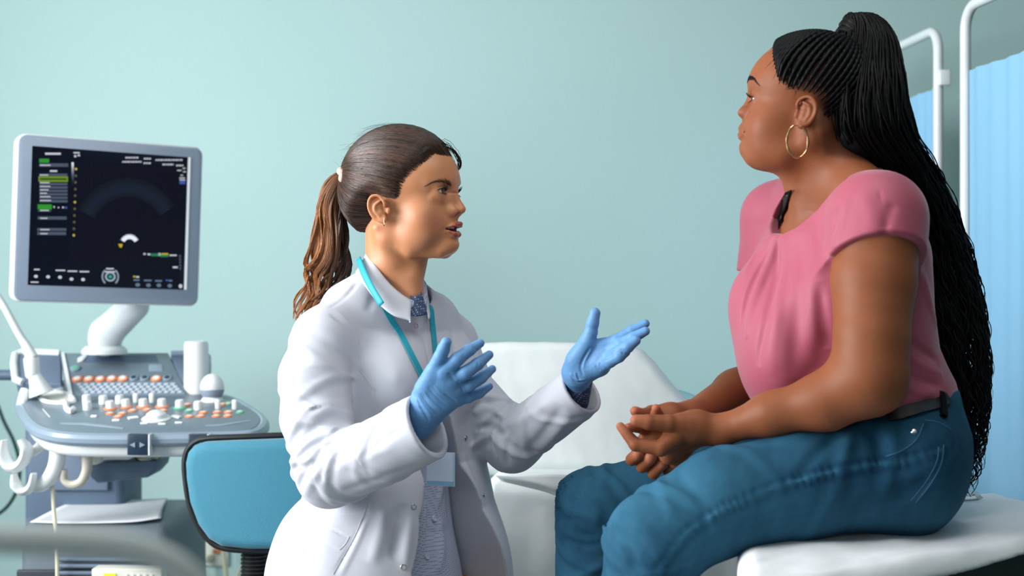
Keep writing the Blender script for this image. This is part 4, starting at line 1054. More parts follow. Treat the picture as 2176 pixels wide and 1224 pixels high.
# ------------------------------------------------------------------ hands
def hand(P, palm, fingers, kp=.012, kf=.006):
    d = None
    for (a, b_, ra, rb) in palm: e = rc(P, a, b_, ra, rb); d = e if d is None else smin(d, e, kp)
    fs = None
    for (pts, rad) in fingers:
        e = chain(P, pts, [r_ * 1.1 for r_ in rad], .003); fs = e if fs is None else smin(fs, e, .0015)
    return smin(d, fs, kf)
m_glove = mat('nitrile_glove', '6596c6', .5, spec=.35, bump=(160, .25, .002), sss=.1, sssr=(.2, .5, 1))
Z4 = lambda x, y, Y: W(860 + x / 5.1, 700 + y / 5.1, Y)
def glove_r(P):
    w = Z4(215, 865, 2.385)
    mc = [Z4(430, 455, 2.345), Z4(520, 545, 2.350), Z4(575, 640, 2.360), Z4(570, 735, 2.372)]
    palm = [(w, mc[0], .0200, .0140), (w, mc[1], .0200, .0140), (w + [0, 0, -.008], mc[2], .0180, .0135), (w + [0, 0, -.014], mc[3], .0180, .0125),
            (Z4(190, 720, 2.375), Z4(300, 500, 2.355), .018, .014), (mc[0], mc[3], .0135, .0125), (Z4(300, 780, 2.375), Z4(430, 800, 2.372), .018, .015)]
    fi = [([Z4(215, 640, 2.365), Z4(315, 450, 2.348), Z4(385, 300, 2.335), Z4(420, 215, 2.330), Z4(450, 140, 2.325)], [.0150, .0125, .0102, .0094, .0080]),
          ([mc[0], Z4(575, 320, 2.335), Z4(700, 225, 2.340), Z4(818, 150, 2.350)], [.0125, .0102, .0090, .0066]),
          ([mc[1], Z4(660, 470, 2.340), Z4(790, 375, 2.345), Z4(915, 275, 2.358)], [.0120, .0103, .0092, .0066]),
          ([mc[2], Z4(700, 605, 2.355), Z4(830, 525, 2.362), Z4(948, 430, 2.375)], [.0115, .0096, .0086, .0062]),
          ([mc[3], Z4(690, 735, 2.372), Z4(810, 690, 2.380), Z4(918, 618, 2.392)], [.0110, .0088, .0078, .0056])]
    d = hand(P, palm, fi)
    return smin(d, rc(P, w + [.004, 0, -.002], Z4(130, 1010, 2.40), .0255, .0300), .02)
glove_rf = folds(glove_r, [([Z_, Z2], w, a) for (Z_, Z2, w, a) in []] + [
    ([(860 + x / 5.1, 700 + y / 5.1) for (x, y) in l], w, a) for (l, w, a) in (
    ([(130, 700), (190, 800), (260, 900), (300, 960)], .0018, .0016), ([(165, 690), (230, 780), (310, 870), (380, 930)], .0018, -.0014), ([(200, 660), (270, 760), (350, 840), (430, 900)], .002, .0012),
    ([(250, 620), (330, 720), (420, 800), (520, 860)], .002, -.0010), ([(320, 600), (400, 700), (480, 760)], .002, .0008), ([(470, 470), (500, 520), (560, 580)], .0022, -.0018), ([(510, 460), (540, 510), (580, 560)], .0018, .0014),
    ([(560, 560), (600, 610), (650, 680)], .0022, -.0018), ([(600, 590), (630, 640), (660, 690)], .0016, .0012), ([(620, 260), (650, 300), (640, 350)], .0016, -.001), ([(740, 180), (765, 215), (790, 235)], .0015, -.0012), ([(790, 350), (800, 390), (830, 420)], .0015, -.0012),
    ([(730, 330), (760, 370), (770, 420)], .0015, .001), ([(150, 830), (210, 900), (270, 1010)], .002, -.002), ([(120, 740), (150, 830), (200, 930)], .002, .0016), ([(430, 700), (500, 740), (560, 790)], .002, -.001))], 2.25, 2.5)
implicit('glove', glove_rf, W(870, 960, 2.38) + [-.03, -.09, -.03], W(1060, 700, 2.38) + [.02, .08, .02], .0014, m_glove, doctor)
Z5 = lambda x, y, Y: W(1190 + x / 5.562, 640 + y / 5.562, Y)
def glove_l(P):
    w = Z5(205, 830, 2.565)
    mc = [Z5(500, 540, 2.535), Z5(545, 610, 2.530), Z5(540, 690, 2.530), Z5(480, 770, 2.535)]
    palm = [(w, mc[0], .022, .0120), (w, mc[1], .022, .0125), (w, mc[2], .020, .0125), (w + [.004, 0, -.006], mc[3], .020, .0125), (Z5(190, 690, 2.55), Z5(320, 520, 2.535), .019, .014), (Z5(330, 800, 2.55), Z5(450, 770, 2.54), .016, .013), (mc[0], mc[3], .012, .012)]
    fi = [([Z5(230, 640, 2.545), Z5(325, 480, 2.530), Z5(365, 370, 2.525), Z5(385, 260, 2.522), Z5(415, 140, 2.520)], [.016, .0135, .0105, .0100, .0086]),
          ([mc[0], Z5(680, 455, 2.52), Z5(850, 350, 2.515), Z5(1010, 265, 2.51)], [.0120, .0100, .0088, .0068]),
          ([mc[1], Z5(720, 510, 2.505), Z5(870, 430, 2.495), Z5(1010, 355, 2.49)], [.0118, .0100, .0090, .0072]),
          ([mc[2], Z5(690, 600, 2.495), Z5(800, 540, 2.480), Z5(895, 465, 2.478)], [.0115, .0100, .0095, .0080]),
          ([mc[3], Z5(590, 715, 2.505), Z5(700, 655, 2.490), Z5(775, 600, 2.488)], [.0110, .0098, .0092, .0078])]
    d = hand(P, palm, fi, .014)
    return smin(d, rc(P, Z5(200, 850, 2.57), Z5(225, 985, 2.59), .0245, .0215), .012)
glove_lf = folds(glove_l, [([(1190 + x / 5.562, 640 + y / 5.562) for (x, y) in l], w, a) for (l, w, a) in (
    ([(360, 540), (300, 640), (260, 720), (245, 800), (280, 890)], .0022, -.0026), ([(380, 560), (320, 650), (285, 730), (280, 800)], .0025, .0012), ([(200, 850), (215, 900), (240, 960)], .0015, -.0015), ([(175, 840), (190, 900), (215, 960)], .0015, .0015),
    ([(570, 600), (640, 575), (660, 580)], .0018, -.0018), ([(490, 680), (560, 675), (620, 620)], .0022, -.0022), ([(420, 760), (440, 800), (480, 815)], .0016, -.0014), ([(470, 720), (480, 770), (510, 800)], .0018, -.0018),
    ([(130, 880), (200, 960), (310, 950)], .002, -.002), ([(120, 850), (190, 930), (310, 925)], .002, .002), ([(620, 520), (650, 560), (690, 560)], .0015, -.0012), ([(700, 560), (740, 600), (740, 640)], .0015, -.0015), ([(100, 900), (180, 1000), (320, 990)], .0018, .0018))], 2.4, 2.7)
implicit('glove', glove_lf, W(1195, 850, 2.56) + [-.02, -.10, -.02], W(1395, 645, 2.5) + [.03, .12, .02], .0014, m_glove, doctor)
# dark knitted sleeve seen inside the far cuff, bare wrist inside the near one
MB().tube([W(1236, 800, 2.58), W(1225, 850, 2.61), W(1195, 875, 2.64)], [.0215, .024, .028], 20).build('shirt_sleeve', m_navy, doctor)
# ------------------------------------------------------------------ the patient: arms, hands, clothes
Z7 = lambda x, y, Y: W(1300 + x / 6.12, 840 + y / 6.12, Y)
PT_F, PT_L = nrm([-.89, -.45, 0]), nrm([.45, -.89, 0])
SHN, SHF = W(1866, 462, 2.305), W(1655, 462, 2.60)
def near_arm(P):
    d = chain(P, [SHN, W(1856, 600, 2.275), W(1852, 720, 2.245), W(1848, 803, 2.235)], [.070, .0665, .058, .054], .01)
    d = smin(d, chain(P, [W(1848, 803, 2.235), W(1755, 852, 2.26), W(1640, 880, 2.29), W(1530, 915, 2.325)], [.052, .0445, .0335, .0225], .02), .035)
    wr = W(1530, 915, 2.325)
    palm = [(wr, Z7(1080, 420, 2.325), .0225, .024), (Z7(1080, 420, 2.325), Z7(790, 560, 2.315), .024, .0155), (Z7(1080, 480, 2.33), Z7(860, 660, 2.335), .023, .0150),
            (Z7(1080, 480, 2.34), Z7(900, 740, 2.35), .020, .0145), (Z7(1120, 380, 2.325), Z7(900, 370, 2.315), .021, .0160)]
    fi = [([Z7(960, 385, 2.315), Z7(740, 368, 2.305), Z7(480, 350, 2.300), Z7(315, 325, 2.300)], [.0165, .0130, .0112, .0086]),
          ([Z7(790, 570, 2.312), Z7(640, 690, 2.300), Z7(310, 640, 2.305), Z7(112, 405, 2.315)], [.0150, .0118, .0098, .0064]),
          ([Z7(860, 670, 2.33), Z7(740, 800, 2.33), Z7(600, 780, 2.36)], [.0145, .0115, .0090]), ([Z7(900, 740, 2.34), Z7(830, 860, 2.345), Z7(720, 850, 2.37)], [.014, .0110, .0085])]
    return smin(d, hand(P, palm, fi, .014, .008), .02)
def far_arm(P):
    wr = W(1466, 886, 2.46)
    d = chain(P, [SHF, W(1650, 640, 2.64), W(1640, 800, 2.66)], [.060, .052, .046], .01)
    d = smin(d, chain(P, [W(1640, 800, 2.66), W(1565, 836, 2.585), wr], [.046, .041, .0240], .02), .03)
    palm = [(wr, Z7(760, 265, 2.435), .0240, .0200), (Z7(760, 265, 2.435), Z7(520, 250, 2.425), .0205, .0150), (Z7(800, 330, 2.43), Z7(600, 560, 2.40), .020, .0150), (Z7(600, 560, 2.40), Z7(420, 590, 2.395), .016, .0125)]
    fi = [([Z7(520, 240, 2.42), Z7(400, 250, 2.40), Z7(300, 205, 2.385)], [.0125, .0092, .0074]),
          ([Z7(620, 350, 2.39), Z7(585, 250, 2.365), Z7(575, 170, 2.350)], [.0110, .0096, .0066]),
          ([Z7(470, 440, 2.40), Z7(330, 405, 2.37), Z7(205, 425, 2.35)], [.0110, .0092, .0066]),
          ([Z7(480, 620, 2.40), Z7(262, 835, 2.375), Z7(338, 775, 2.345)], [.0115, .0092, .0088]),
          ([Z7(600, 680, 2.41), Z7(400, 925, 2.375), Z7(508, 815, 2.340)], [.0120, .0096, .0093]),
          ([Z7(720, 760, 2.41), Z7(545, 1010, 2.375), Z7(660, 885, 2.345)], [.0120, .0092, .0088]),
          ([Z7(800, 820, 2.41), Z7(740, 1000, 2.385), Z7(795, 925, 2.360)], [.0105, .0080, .0074])]
    return smin(d, hand(P, palm, fi, .014, .006), .02)
PC_ = [W(x, y, 2.455) for (x, y) in ((1782, 405), (1788, 470), (1788, 560), (1786, 660), (1792, 780), (1815, 860), (1850, 905))]
def chest(P, o=0.0):
    d = loft(P, PC_, np.array([.085, .155, .165, .165, .17, .175, .165]) + o, np.array([.060, .090, .125, .135, .145, .155, .140]) + o, PT_L)
    d = smin(d, chain(P, [SHN + [0, 0, -.005], W(1812, 425, 2.38), PC_[0], W(1712, 428, 2.53), SHF], [.060 + o, .050 + o, .05 + o, .045 + o, .052 + o], .01), .035)
    for s_ in (-1, 1): d = smin(d, ell(P, PC_[3] + PT_F * .088 + PT_L * .078 * s_ + [0, 0, .01], np.array([.068, .068, .078]) + o), .04)
    return d
def p_upper(P):
    d = patient_skin_field(P)
    d = smin(d, chain(P, [W(1766, 340, 2.42), W(1812, 398, 2.37), SHN + [0, 0, .012]], [.042, .044, .052], .02), .04)
    return smin(d, chest(P, -.012), .03)
hcol = lambda V: np.tile(np.array(lin('874e30')), (len(V), 1)) * (1 + .05 * wav(V, 50, 3)[:, None]) * (1 + .03 * wav(V, 240, 4)[:, None])
def arm_cols(V):
    c = hcol(V); V32 = V.astype(np.float32); k = np.zeros(len(V), np.float32)
    for (x, y, Y) in ((310, 320, 2.30), (112, 405, 2.315), (338, 765, 2.34), (508, 805, 2.335), (660, 875, 2.34), (795, 920, 2.355), (300, 205, 2.38), (575, 170, 2.345), (205, 425, 2.35)):
        k = np.maximum(k, np.exp(-(ln(V32 - Z7(x, y, Y).astype(np.float32)) / .014) ** 2))
    return mixc(c, .62 * k, lin('c4785c'))
V1, F1 = nets(p_upper, PH.O + np.array([-.23, -.36, -.36]), PH.O + np.array([.26, .32, .16]), .0019)
k_ = .0021
V2, F2 = nets(near_arm, (.15, 2.12, .82), (.66, 2.42, 1.40), k_)
V3, F3 = nets(far_arm, (.18, 2.30, .82), (.62, 2.78, 1.42), k_)
build('body', np.concatenate([V1, V2, V3]), np.concatenate([F1, F2 + len(V1), F3 + len(V1) + len(V2)]), m_skin_p, patient, cols=np.concatenate([p_cols(V1), arm_cols(V2), arm_cols(V3)]))

# blouse
def bl_body(P):
    d = chest(P, .006)
    d = smin(d, ell(P, W(1648, 745, 2.415), (.062, .115, .095)), .05)
    d = smin(d, ell(P, W(1860, 835, 2.44), (.120, .135, .050)), .03)
    return d
def bl_sl(P):
    a = chain(P, [SHN + [0, 0, -.002], W(1858, 600, 2.272)], [.0790, .0785])
    zc = W(1858, 566, 2.30)[2]; a = smax(a, (zc + (2.30 - P[:, 1]) * .62 - P[:, 2]) / 1.17, .004)
    b_ = chain(P, [SHF + [0, 0, -.002], W(1640, 600, 2.62)], [.066, .066]); b_ = smax(b_, W(1640, 575, 2.6)[2] - P[:, 2], .004)
    return a, b_
def bl_solid(P):
    a, b_ = bl_sl(P); return smin(smin(bl_body(P), a, .022), b_, .03)
def pt(P): q_ = P - PC_[3].astype(np.float32); return q_ @ PT_F.astype(np.float32), q_ @ PT_L.astype(np.float32), q_[:, 2]
neck_l = []
for (x, y) in ((1840, 350), (1796, 382), (1763, 412), (1729, 450), (1690, 484), (1658, 499), (1638, 496), (1641, 463), (1662, 420), (1676, 400)):
    v = ray(x, y, bl_solid, 2.1, 2.8); u_, s_, z_ = pt(v[None].astype(np.float32)); neck_l.append((float(s_[0]), float(z_[0])))
neck_p = neck_l + [(neck_l[-1][0], .6), (neck_l[0][0], .6)]
bl_1 = folds(bl_solid, [
    ([(1648, 502), (1620, 560), (1592, 620), (1575, 690)], .0055, -.018), ([(1652, 502), (1632, 560), (1606, 630), (1588, 720)], .0075, .014), ([(1656, 504), (1650, 580), (1628, 680), (1612, 780)], .008, -.007),
    ([(1664, 504), (1668, 580), (1650, 680), (1640, 800)], .010, .005), ([(1690, 500), (1700, 600), (1690, 700), (1680, 800)], .014, -.004), ([(1720, 480), (1735, 580), (1730, 680), (1722, 780)], .014, .003),
    ([(1640, 500), (1605, 540), (1580, 590)], .006, .003), ([(1585, 840), (1650, 845), (1720, 815)], .004, -.003),
    ([(1856, 362), (1872, 420), (1884, 470), (1890, 512)], .0030, -.0014), ([(1900, 430), (1888, 460), (1876, 500)], .008, -.003), ([(1830, 400), (1850, 450), (1855, 500)], .012, .002), ([(1780, 440), (1765, 500), (1762, 570)], .009, -.005), ([(1800, 420), (1785, 480), (1775, 530)], .010, .003),
    ([(1958, 570), (1975, 640), (1990, 700)], .010, .004), ([(1925, 720), (1960, 745), (1995, 770)], .007, -.005), ([(1915, 745), (1955, 775), (2005, 800)], .007, .005), ([(1905, 770), (1950, 805), (2005, 822)], .007, -.005), ([(1900, 800), (1945, 832), (1990, 838)], .007, .004),
    ([(1890, 850), (1940, 862), (1990, 845)], .006, -.003), ([(1740, 600), (1748, 680), (1760, 740)], .010, -.006), ([(1860, 530), (1900, 526), (1935, 535)], .003, -.001)], 2.05, 2.9)
def blouse_f(P):
    d = bl_1(P) + .0011 * wav(P, 28, 14)
    u_, s_, z_ = pt(P)
    d = smax(d, -np.maximum(poly2(s_, z_, neck_p), -u_ + .0), .003)
    d = smax(d, -loft(P, [W(1745, 300, 2.44), W(1768, 380, 2.45), W(1790, 420, 2.455)], [.078, .082, .060], [.075, .075, .050], PT_L), .003)
    # lower edge: tucked at the waist
    zl = W(1800, 858, 2.45)[2] - .035 * np.clip((P[:, 0] - .55) / .12, 0, 1) + .03 * np.clip((P[:, 0] - .66) / .1, 0, 1)
    return smax(d, zl - P[:, 2], .012)
m_blouse = mat('pink_satin', 'a64f62', .6, spec=.4, sheen=.25, bump=(500, .06, .0006))
implicit('blouse', blouse_f, (.32, 2.14, .94), (.84, 2.82, 1.42), .0032, m_blouse, patient)
cA, _n = surf(p_upper, [(1674, 408), (1665, 430), (1656, 456), (1650, 492)], 2.2, 2.7, .006); cB, _n = surf(p_upper, [(1685, 402), (1676, 432), (1666, 462), (1656, 499)], 2.2, 2.7, .004)
patch([list(cA.astype(float)), list(cB.astype(float))], 5, 3, .0015, 'camisole', m_black, patient)

# jeans
HIPN, HIPF = W(1905, 985, 2.34), W(1850, 985, 2.58)
def jeans_b(P):
    d = chain(P, [HIPN, W(1700, 1030, 2.30), W(1530, 1068, 2.27), W(1392, 1148, 2.245)], [.104, .086, .082, .074], .02)
    d = smin(d, chain(P, [W(1392, 1148, 2.245), W(1350, 1330, 2.25), W(1335, 1760, 2.30)], [.072, .066, .050], .02), .03)
    e = chain(P, [HIPF, W(1500, 1025, 2.58), W(1264, 1088, 2.55)], [.104, .078, .072], .02)
    e = smin(e, chain(P, [W(1264, 1088, 2.55), W(1256, 1330, 2.55), W(1250, 1700, 2.58)], [.070, .068, .050], .02), .03)
    d = smin(d, e, .012)
    d = smin(d, ell(P, W(1900, 975, 2.44), (.108, .19, .135)), .05)
    return smin(d, loft(P, [W(1885, 930, 2.45), W(1880, 870, 2.45)], [.155, .145], [.118, .112], PT_L), .03)
js = [([(2000, 958), (1930, 978), (1850, 988), (1750, 1008), (1640, 1040), (1540, 1082), (1460, 1135), (1415, 1190), (1396, 1228)], .0030, .0028),
      ([(1990, 885), (1940, 885), (1900, 892)], .003, -.002), ([(1960, 900), (1950, 930), (1925, 955), (1890, 968)], .0028, .002),
      ([(2006, 950), (1996, 1000), (1968, 1045), (1940, 1066)], .003, .002), ([(2022, 905), (2028, 950)], .003, -.002),
      ([(1440, 1010), (1480, 1050), (1500, 1090)], .012, -.004), ([(1700, 925), (1640, 950), (1560, 960)], .014, .003), ([(1780, 925), (1740, 960), (1700, 1010)], .010, -.004), ([(1830, 900), (1800, 950), (1790, 1000)], .010, .004),
      ([(1300, 1128), (1330, 1150), (1350, 1200)], .010, -.005), ([(1320, 1100), (1370, 1130), (1400, 1180)], .012, .004), ([(1190, 1090), (1220, 1130), (1260, 1140)], .008, -.005), ([(1185, 1060), (1220, 1090), (1265, 1105)], .010, .004),
      ([(1205, 1150), (1240, 1160), (1275, 1155)], .007, -.004), ([(1230, 1040), (1270, 1060), (1290, 1090)], .009, -.003), ([(1960, 1030), (1900, 1060), (1830, 1080)], .012, -.004), ([(1980, 985), (1920, 1020), (1850, 1040)], .012, .003)]
jr = np.random.RandomState(4)
jeans_1 = folds(jeans_b, js, 2.05, 2.9, taper=False)
seam3 = cat(np.array([ray(x, y, jeans_b, 2.05, 2.9) for (x, y) in js[0][0]]), 4)
LEG_N = [HIPN, W(1700, 1030, 2.30), W(1530, 1068, 2.27), W(1392, 1148, 2.245), W(1350, 1330, 2.25)]; LEG_F = [HIPF, W(1500, 1025, 2.58), W(1264, 1088, 2.55), W(1256, 1330, 2.55)]
JN = [(.06, .05, .3, .012, .005), (.14, -.05, 1.0, .012, .004), (.24, .06, -.2, .013, .003), (.52, -.05, 1.4, .011, .003), (.62, .05, 1.8, .009, .004), (.70, -.04, 1.2, .009, .005), (.77, .05, 1.9, .009, .005), (.86, -.04, .8, .010, .004)]
def jeans_f(P):
    d = jeans_1(P) + .0012 * wav(P, 30, 8)
    d = d - ringfolds(P, LEG_N, JN, rmax=.115) - ringfolds(P, LEG_F, JN, rmax=.115)
    e, t_ = pdist(P, seam3); d = d - .0011 * np.exp(-((e - .006) / .006) ** 2) * np.sin(t_ * 260 + 4 * np.sin(t_ * 31))
    return smax(smax(d, P[:, 2] - W(1900, 852, 2.4)[2] - .02, .004), .30 - P[:, 2], .004)
def jean_cols(V):
    n = .5 + .32 * wav(V, 26, 5) + .12 * wav(V, 150, 7) + .10 * wav(V, 420, 8)
    V32 = V.astype(np.float32); e, t_ = pdist(V32, seam3)
    n = n + .8 * np.exp(-(e / .0026) ** 2) * (.75 + .25 * np.sin(t_ * 260)) - .35 * np.exp(-((e - .010) / .005) ** 2)
    for (c, r, a) in ((W(1500, 985, 2.2), .16, .35), (W(1300, 1140, 2.2), .12, .3), (W(1255, 1020, 2.5), .12, .25)): n = n + a * np.exp(-(ln(V32 - c.astype(np.float32)) / r) ** 2)
    n = np.clip(n, 0, 1.25)[:, None]
    return np.array(lin('113a55')) * (1 - n) + np.array(lin('2c5e78')) * n
m_denim = mat('denim', '2b6186', .85, spec=.2, vcol=True, bump=(1100, .5, .0008))
implicit('jeans', jeans_f, (.08, 2.10, .27), (.90, 2.80, 1.06), .0042, m_denim, patient, cols=jean_cols)
for (x, y, Y) in ((1335, 1790, 2.30), (1250, 1730, 2.58)):
    c = W(x, y, Y); c[2] = .27; b = MB(); b.tube([c + PT_F * v + [0, 0, -.03] for v in (-.05, 0, .07, .14, .18)], [.030, .038, .038, .034, .018], 14, flat=.9); b.build('shoe', mat('dark_shoe', '22242a', .5), patient)
ribbon('belt', jeans_f, [(1884, 886), (1920, 878), (1952, 868), (1985, 856), (2010, 842)], 2.05, 2.6, .026, .004, mat('belt_leather', '101014', .45), patient, .001)
ribbon('belt_loop', jeans_f, [(1996, 838), (2000, 862), (2002, 888)], 2.05, 2.6, .010, .008, m_denim, patient, .001)
(P_,), (N_,) = surf(jeans_f, [(1942, 917)], 2.05, 2.6, .0); b = MB(); b.lathe(P_, [(.0001, -.002), (.0052, -.001), (.0052, .001), (.003, .0028), (.0001, .003)], N_, 16); b.build('rivet', m_steel, patient)
m_stitch = mat('pale_stitching', '41708e', .8)
for l_ in ([(1945, 1068), (1976, 1030), (2000, 985), (2005, 945)], [(1962, 900), (1948, 933), (1918, 957), (1882, 970)], [(1966, 893), (1995, 898), (2024, 915)], [(1935, 1064), (1966, 1026), (1990, 982), (1994, 950)]):
    ribbon('seam', jeans_f, l_, 2.05, 2.6, .0012, .0006, m_stitch, patient, .0004)
# hoop earring
b = MB(); hc = W(1694.5, 300, 2.335); ring = []
for a in np.linspace(math.radians(112), math.radians(428), 70): ring.append(hc + np.array([.0182 * math.cos(a), .004 * math.cos(a), .0268 * math.sin(a)]))
b.tube(ring, [.0019 * (1 + .28 * math.sin(i * .62)) for i in range(70)], 10)
b.tube([ring[0], W(1697, 266, 2.338), ring[-1]], .0007, 6)
b.build('hoop_earring', m_gold, patient)
# ------------------------------------------------------------------ exam table under the patient
def slab_sdf(P, poly, z0, z1, r, frame=None):
    d2 = poly2(P[:, 0], P[:, 1], poly) + r; dz = np.abs(P[:, 2] - (z0 + z1) / 2) - (z1 - z0) / 2 + r
    return np.minimum(np.maximum(d2, dz), 0) + np.sqrt(np.maximum(d2, 0) ** 2 + np.maximum(dz, 0) ** 2) - r
T_POLY = [(.30, 1.88), (1.08, 2.45), (.955, 2.80), (.44, 2.74)]; TZ = .798
m_vinyl = mat('black_vinyl', '14161c', .4)
m_paper = mat('paper_sheet', 'e4e7ea', .8, bump=(60, .25, .003))
table = empty('exam_table', (.70, 2.4, 0), 'exam table with black vinyl pad and white paper sheet under the seated person', 'exam table')
def sink(P): return -.012 * np.exp(-((P[:, 0] - .62) / .22) ** 2 - ((P[:, 1] - 2.42) / .25) ** 2)
implicit('pad', lambda P: slab_sdf(P, T_POLY, TZ - .10, TZ - .006 + 0 * P[:, 0], .028), (.2, 1.8, .66), (1.2, 2.9, .84), .006, m_vinyl, table)
def sheet(P):
    q_ = P.copy(); q_[:, 2] += .0022 * wav(P * np.array([1, 1, .2], np.float32), 26, 31) + .0012 * wav(P, 70, 32)
    d = slab_sdf(q_, [(.296, 1.872), (1.09, 2.45), (.960, 2.806), (.436, 2.746)], TZ - .11, TZ, .032)
    low = TZ - .024 + .006 * np.sin(P[:, 0] * 14 + 2) - .07 * np.clip((.50 - P[:, 0]) * 12, 0, 1.2)
    return smax(d, low - P[:, 2], .003)
implicit('paper_sheet', sheet, (.2, 1.8, .66), (1.2, 2.9, .84), .0045, m_paper, table)
# crumpled strip of the sheet standing up behind the seat
def crump(G):
    h = np.random.RandomState(3); G = G.copy()
    for k in range(G.shape[1]): G[:, k, 2] += .006 * math.sin(k * .9) + .004 * math.sin(k * 2.3)
    return G
patch([[W(1905, 1094, 2.55), W(1960, 1078, 2.60), W(2020, 1062, 2.66), W(2080, 1056, 2.70)], [W(1915, 1078, 2.60), W(1965, 1066, 2.64), W(2022, 1055, 2.68), W(2085, 1050, 2.72)], [W(1925, 1080, 2.64), W(1970, 1072, 2.67), W(2025, 1062, 2.70), W(2090, 1054, 2.74)]], 6, 5, .0015, 'sheet_fold', m_paper, table, crump)
MB().prism([(.36, 1.96), (1.02, 2.44), (.91, 2.73), (.48, 2.68)], (0, 0, TZ - .16), np.array([1, 0, 0]), np.array([0, 1, 0]), np.array([0, 0, 1]), .058, .01).build('frame', mat('table_frame', 'c8ccd0', .35), table)
for (x, y) in ((.44, 2.03), (.94, 2.42), (.86, 2.66), (.54, 2.62)): MB().tube([(x, y, .0), (x, y, TZ - .15)], .018, 14).build('leg', mat('table_leg', 'd0d4d6', .3, metal=.6), table)

# ------------------------------------------------------------------ couch behind, its back raised
m_sheet = mat('white_sheet', 'dfe5e4', .8, noise=(14, 'd3dcdb', .6), bump=(25, .3, .004))
couch = empty('exam_couch', W(1350, 1010, 3.1) * [1, 1, 0], 'white sheet-covered couch by the green wall with raised backrest', 'exam couch')
bo = W(1250, 1008, 3.07); bex, bey = np.array([1., 0, 0]), nrm([0, .26, 1]); bez = np.cross(bex, bey)
def bpx(x, y):
    n = bez; d = np.array([(x - CX) / FPX, 1, -(y - CY) / FPX]); o = np.array([0, 0, CAMZ]); t_ = ((bo - o) @ n) / (d @ n); v = o + d * t_ - bo; return (v @ bex, v @ bey)
bpoly = [bpx(x, y) for (x, y) in ((940, 1006), (955, 760), (985, 730), (1040, 722), (1200, 722), (1335, 727), (1368, 738), (1395, 765), (1432, 812), (1480, 862), (1560, 960), (1590, 1006))]
def brest(P):
    q_ = P - bo.astype(np.float32); x, y, z = q_ @ bex.astype(np.float32), q_ @ bey.astype(np.float32), q_ @ bez.astype(np.float32)
    r = .028; d2 = poly2(x, y, bpoly) + r; dz = np.abs(z + .045) - .045 + r
    d = np.minimum(np.maximum(d2, dz), 0) + np.sqrt(np.maximum(d2, 0) ** 2 + np.maximum(dz, 0) ** 2) - r
    return d + .0016 * wav(P, 14, 41) + .0006 * wav(P, 50, 42)
implicit('backrest', brest, W(930, 1020, 3.0) + [-.02, -.08, -.03], W(1600, 700, 3.4) + [.02, .1, .04], .007, m_sheet, couch)
cx0, cx1 = W(1036, 0, 2.96)[0], W(1720, 0, 2.96)[0]
def cbed(P):
    d = slab_sdf(P, [(cx0, 2.95), (cx1, 2.95), (cx1, 3.45), (cx0, 3.45)], .12, W(0, 1009, 2.99)[2], .045)
    dr = np.clip((.80 - P[:, 2]) * 1.4, 0, 1)
    return d - dr * .006 * (np.sin(P[:, 0] * 42 + 2 * np.sin(P[:, 2] * 6)) + .5 * np.sin(P[:, 0] * 95 + 1)) + .001 * wav(P, 30, 43)
implicit('seat_section', cbed, (cx0 - .05, 2.8, .08), (cx1 + .05, 3.5, .88), .009, m_sheet, couch)
patch([[W(1240, 1012, 2.930), W(1180, 1008, 2.920), W(1100, 1012, 2.920), W(1052, 1010, 2.930)], [W(1236, 1030, 2.928), W(1190, 1040, 2.915), W(1140, 1028, 2.915), W(1060, 1016, 2.930)], [W(1230, 1060, 2.930), W(1200, 1062, 2.930), W(1160, 1045, 2.930), W(1066, 1022, 2.940)]], 8, 5, .002, 'sheet_flap', m_sheet, couch)
MB().box(((cx0 + cx1) / 2, 3.16, .07), (cx1 - cx0 - .1, .45, .14), bev=.01).build('base', mat('couch_base', 'c4cccc', .5), couch)
patch([[W(1425, 828, 3.20), W(1450, 833, 3.19), W(1475, 842, 3.17), W(1500, 856, 3.15)], [W(1440, 852, 3.14), W(1458, 860, 3.13), W(1480, 872, 3.12), W(1498, 890, 3.10)]], 5, 4, .006, 'blue_cover_edge', mat('pale_blue_cover', 'a4dae0', .7), couch)

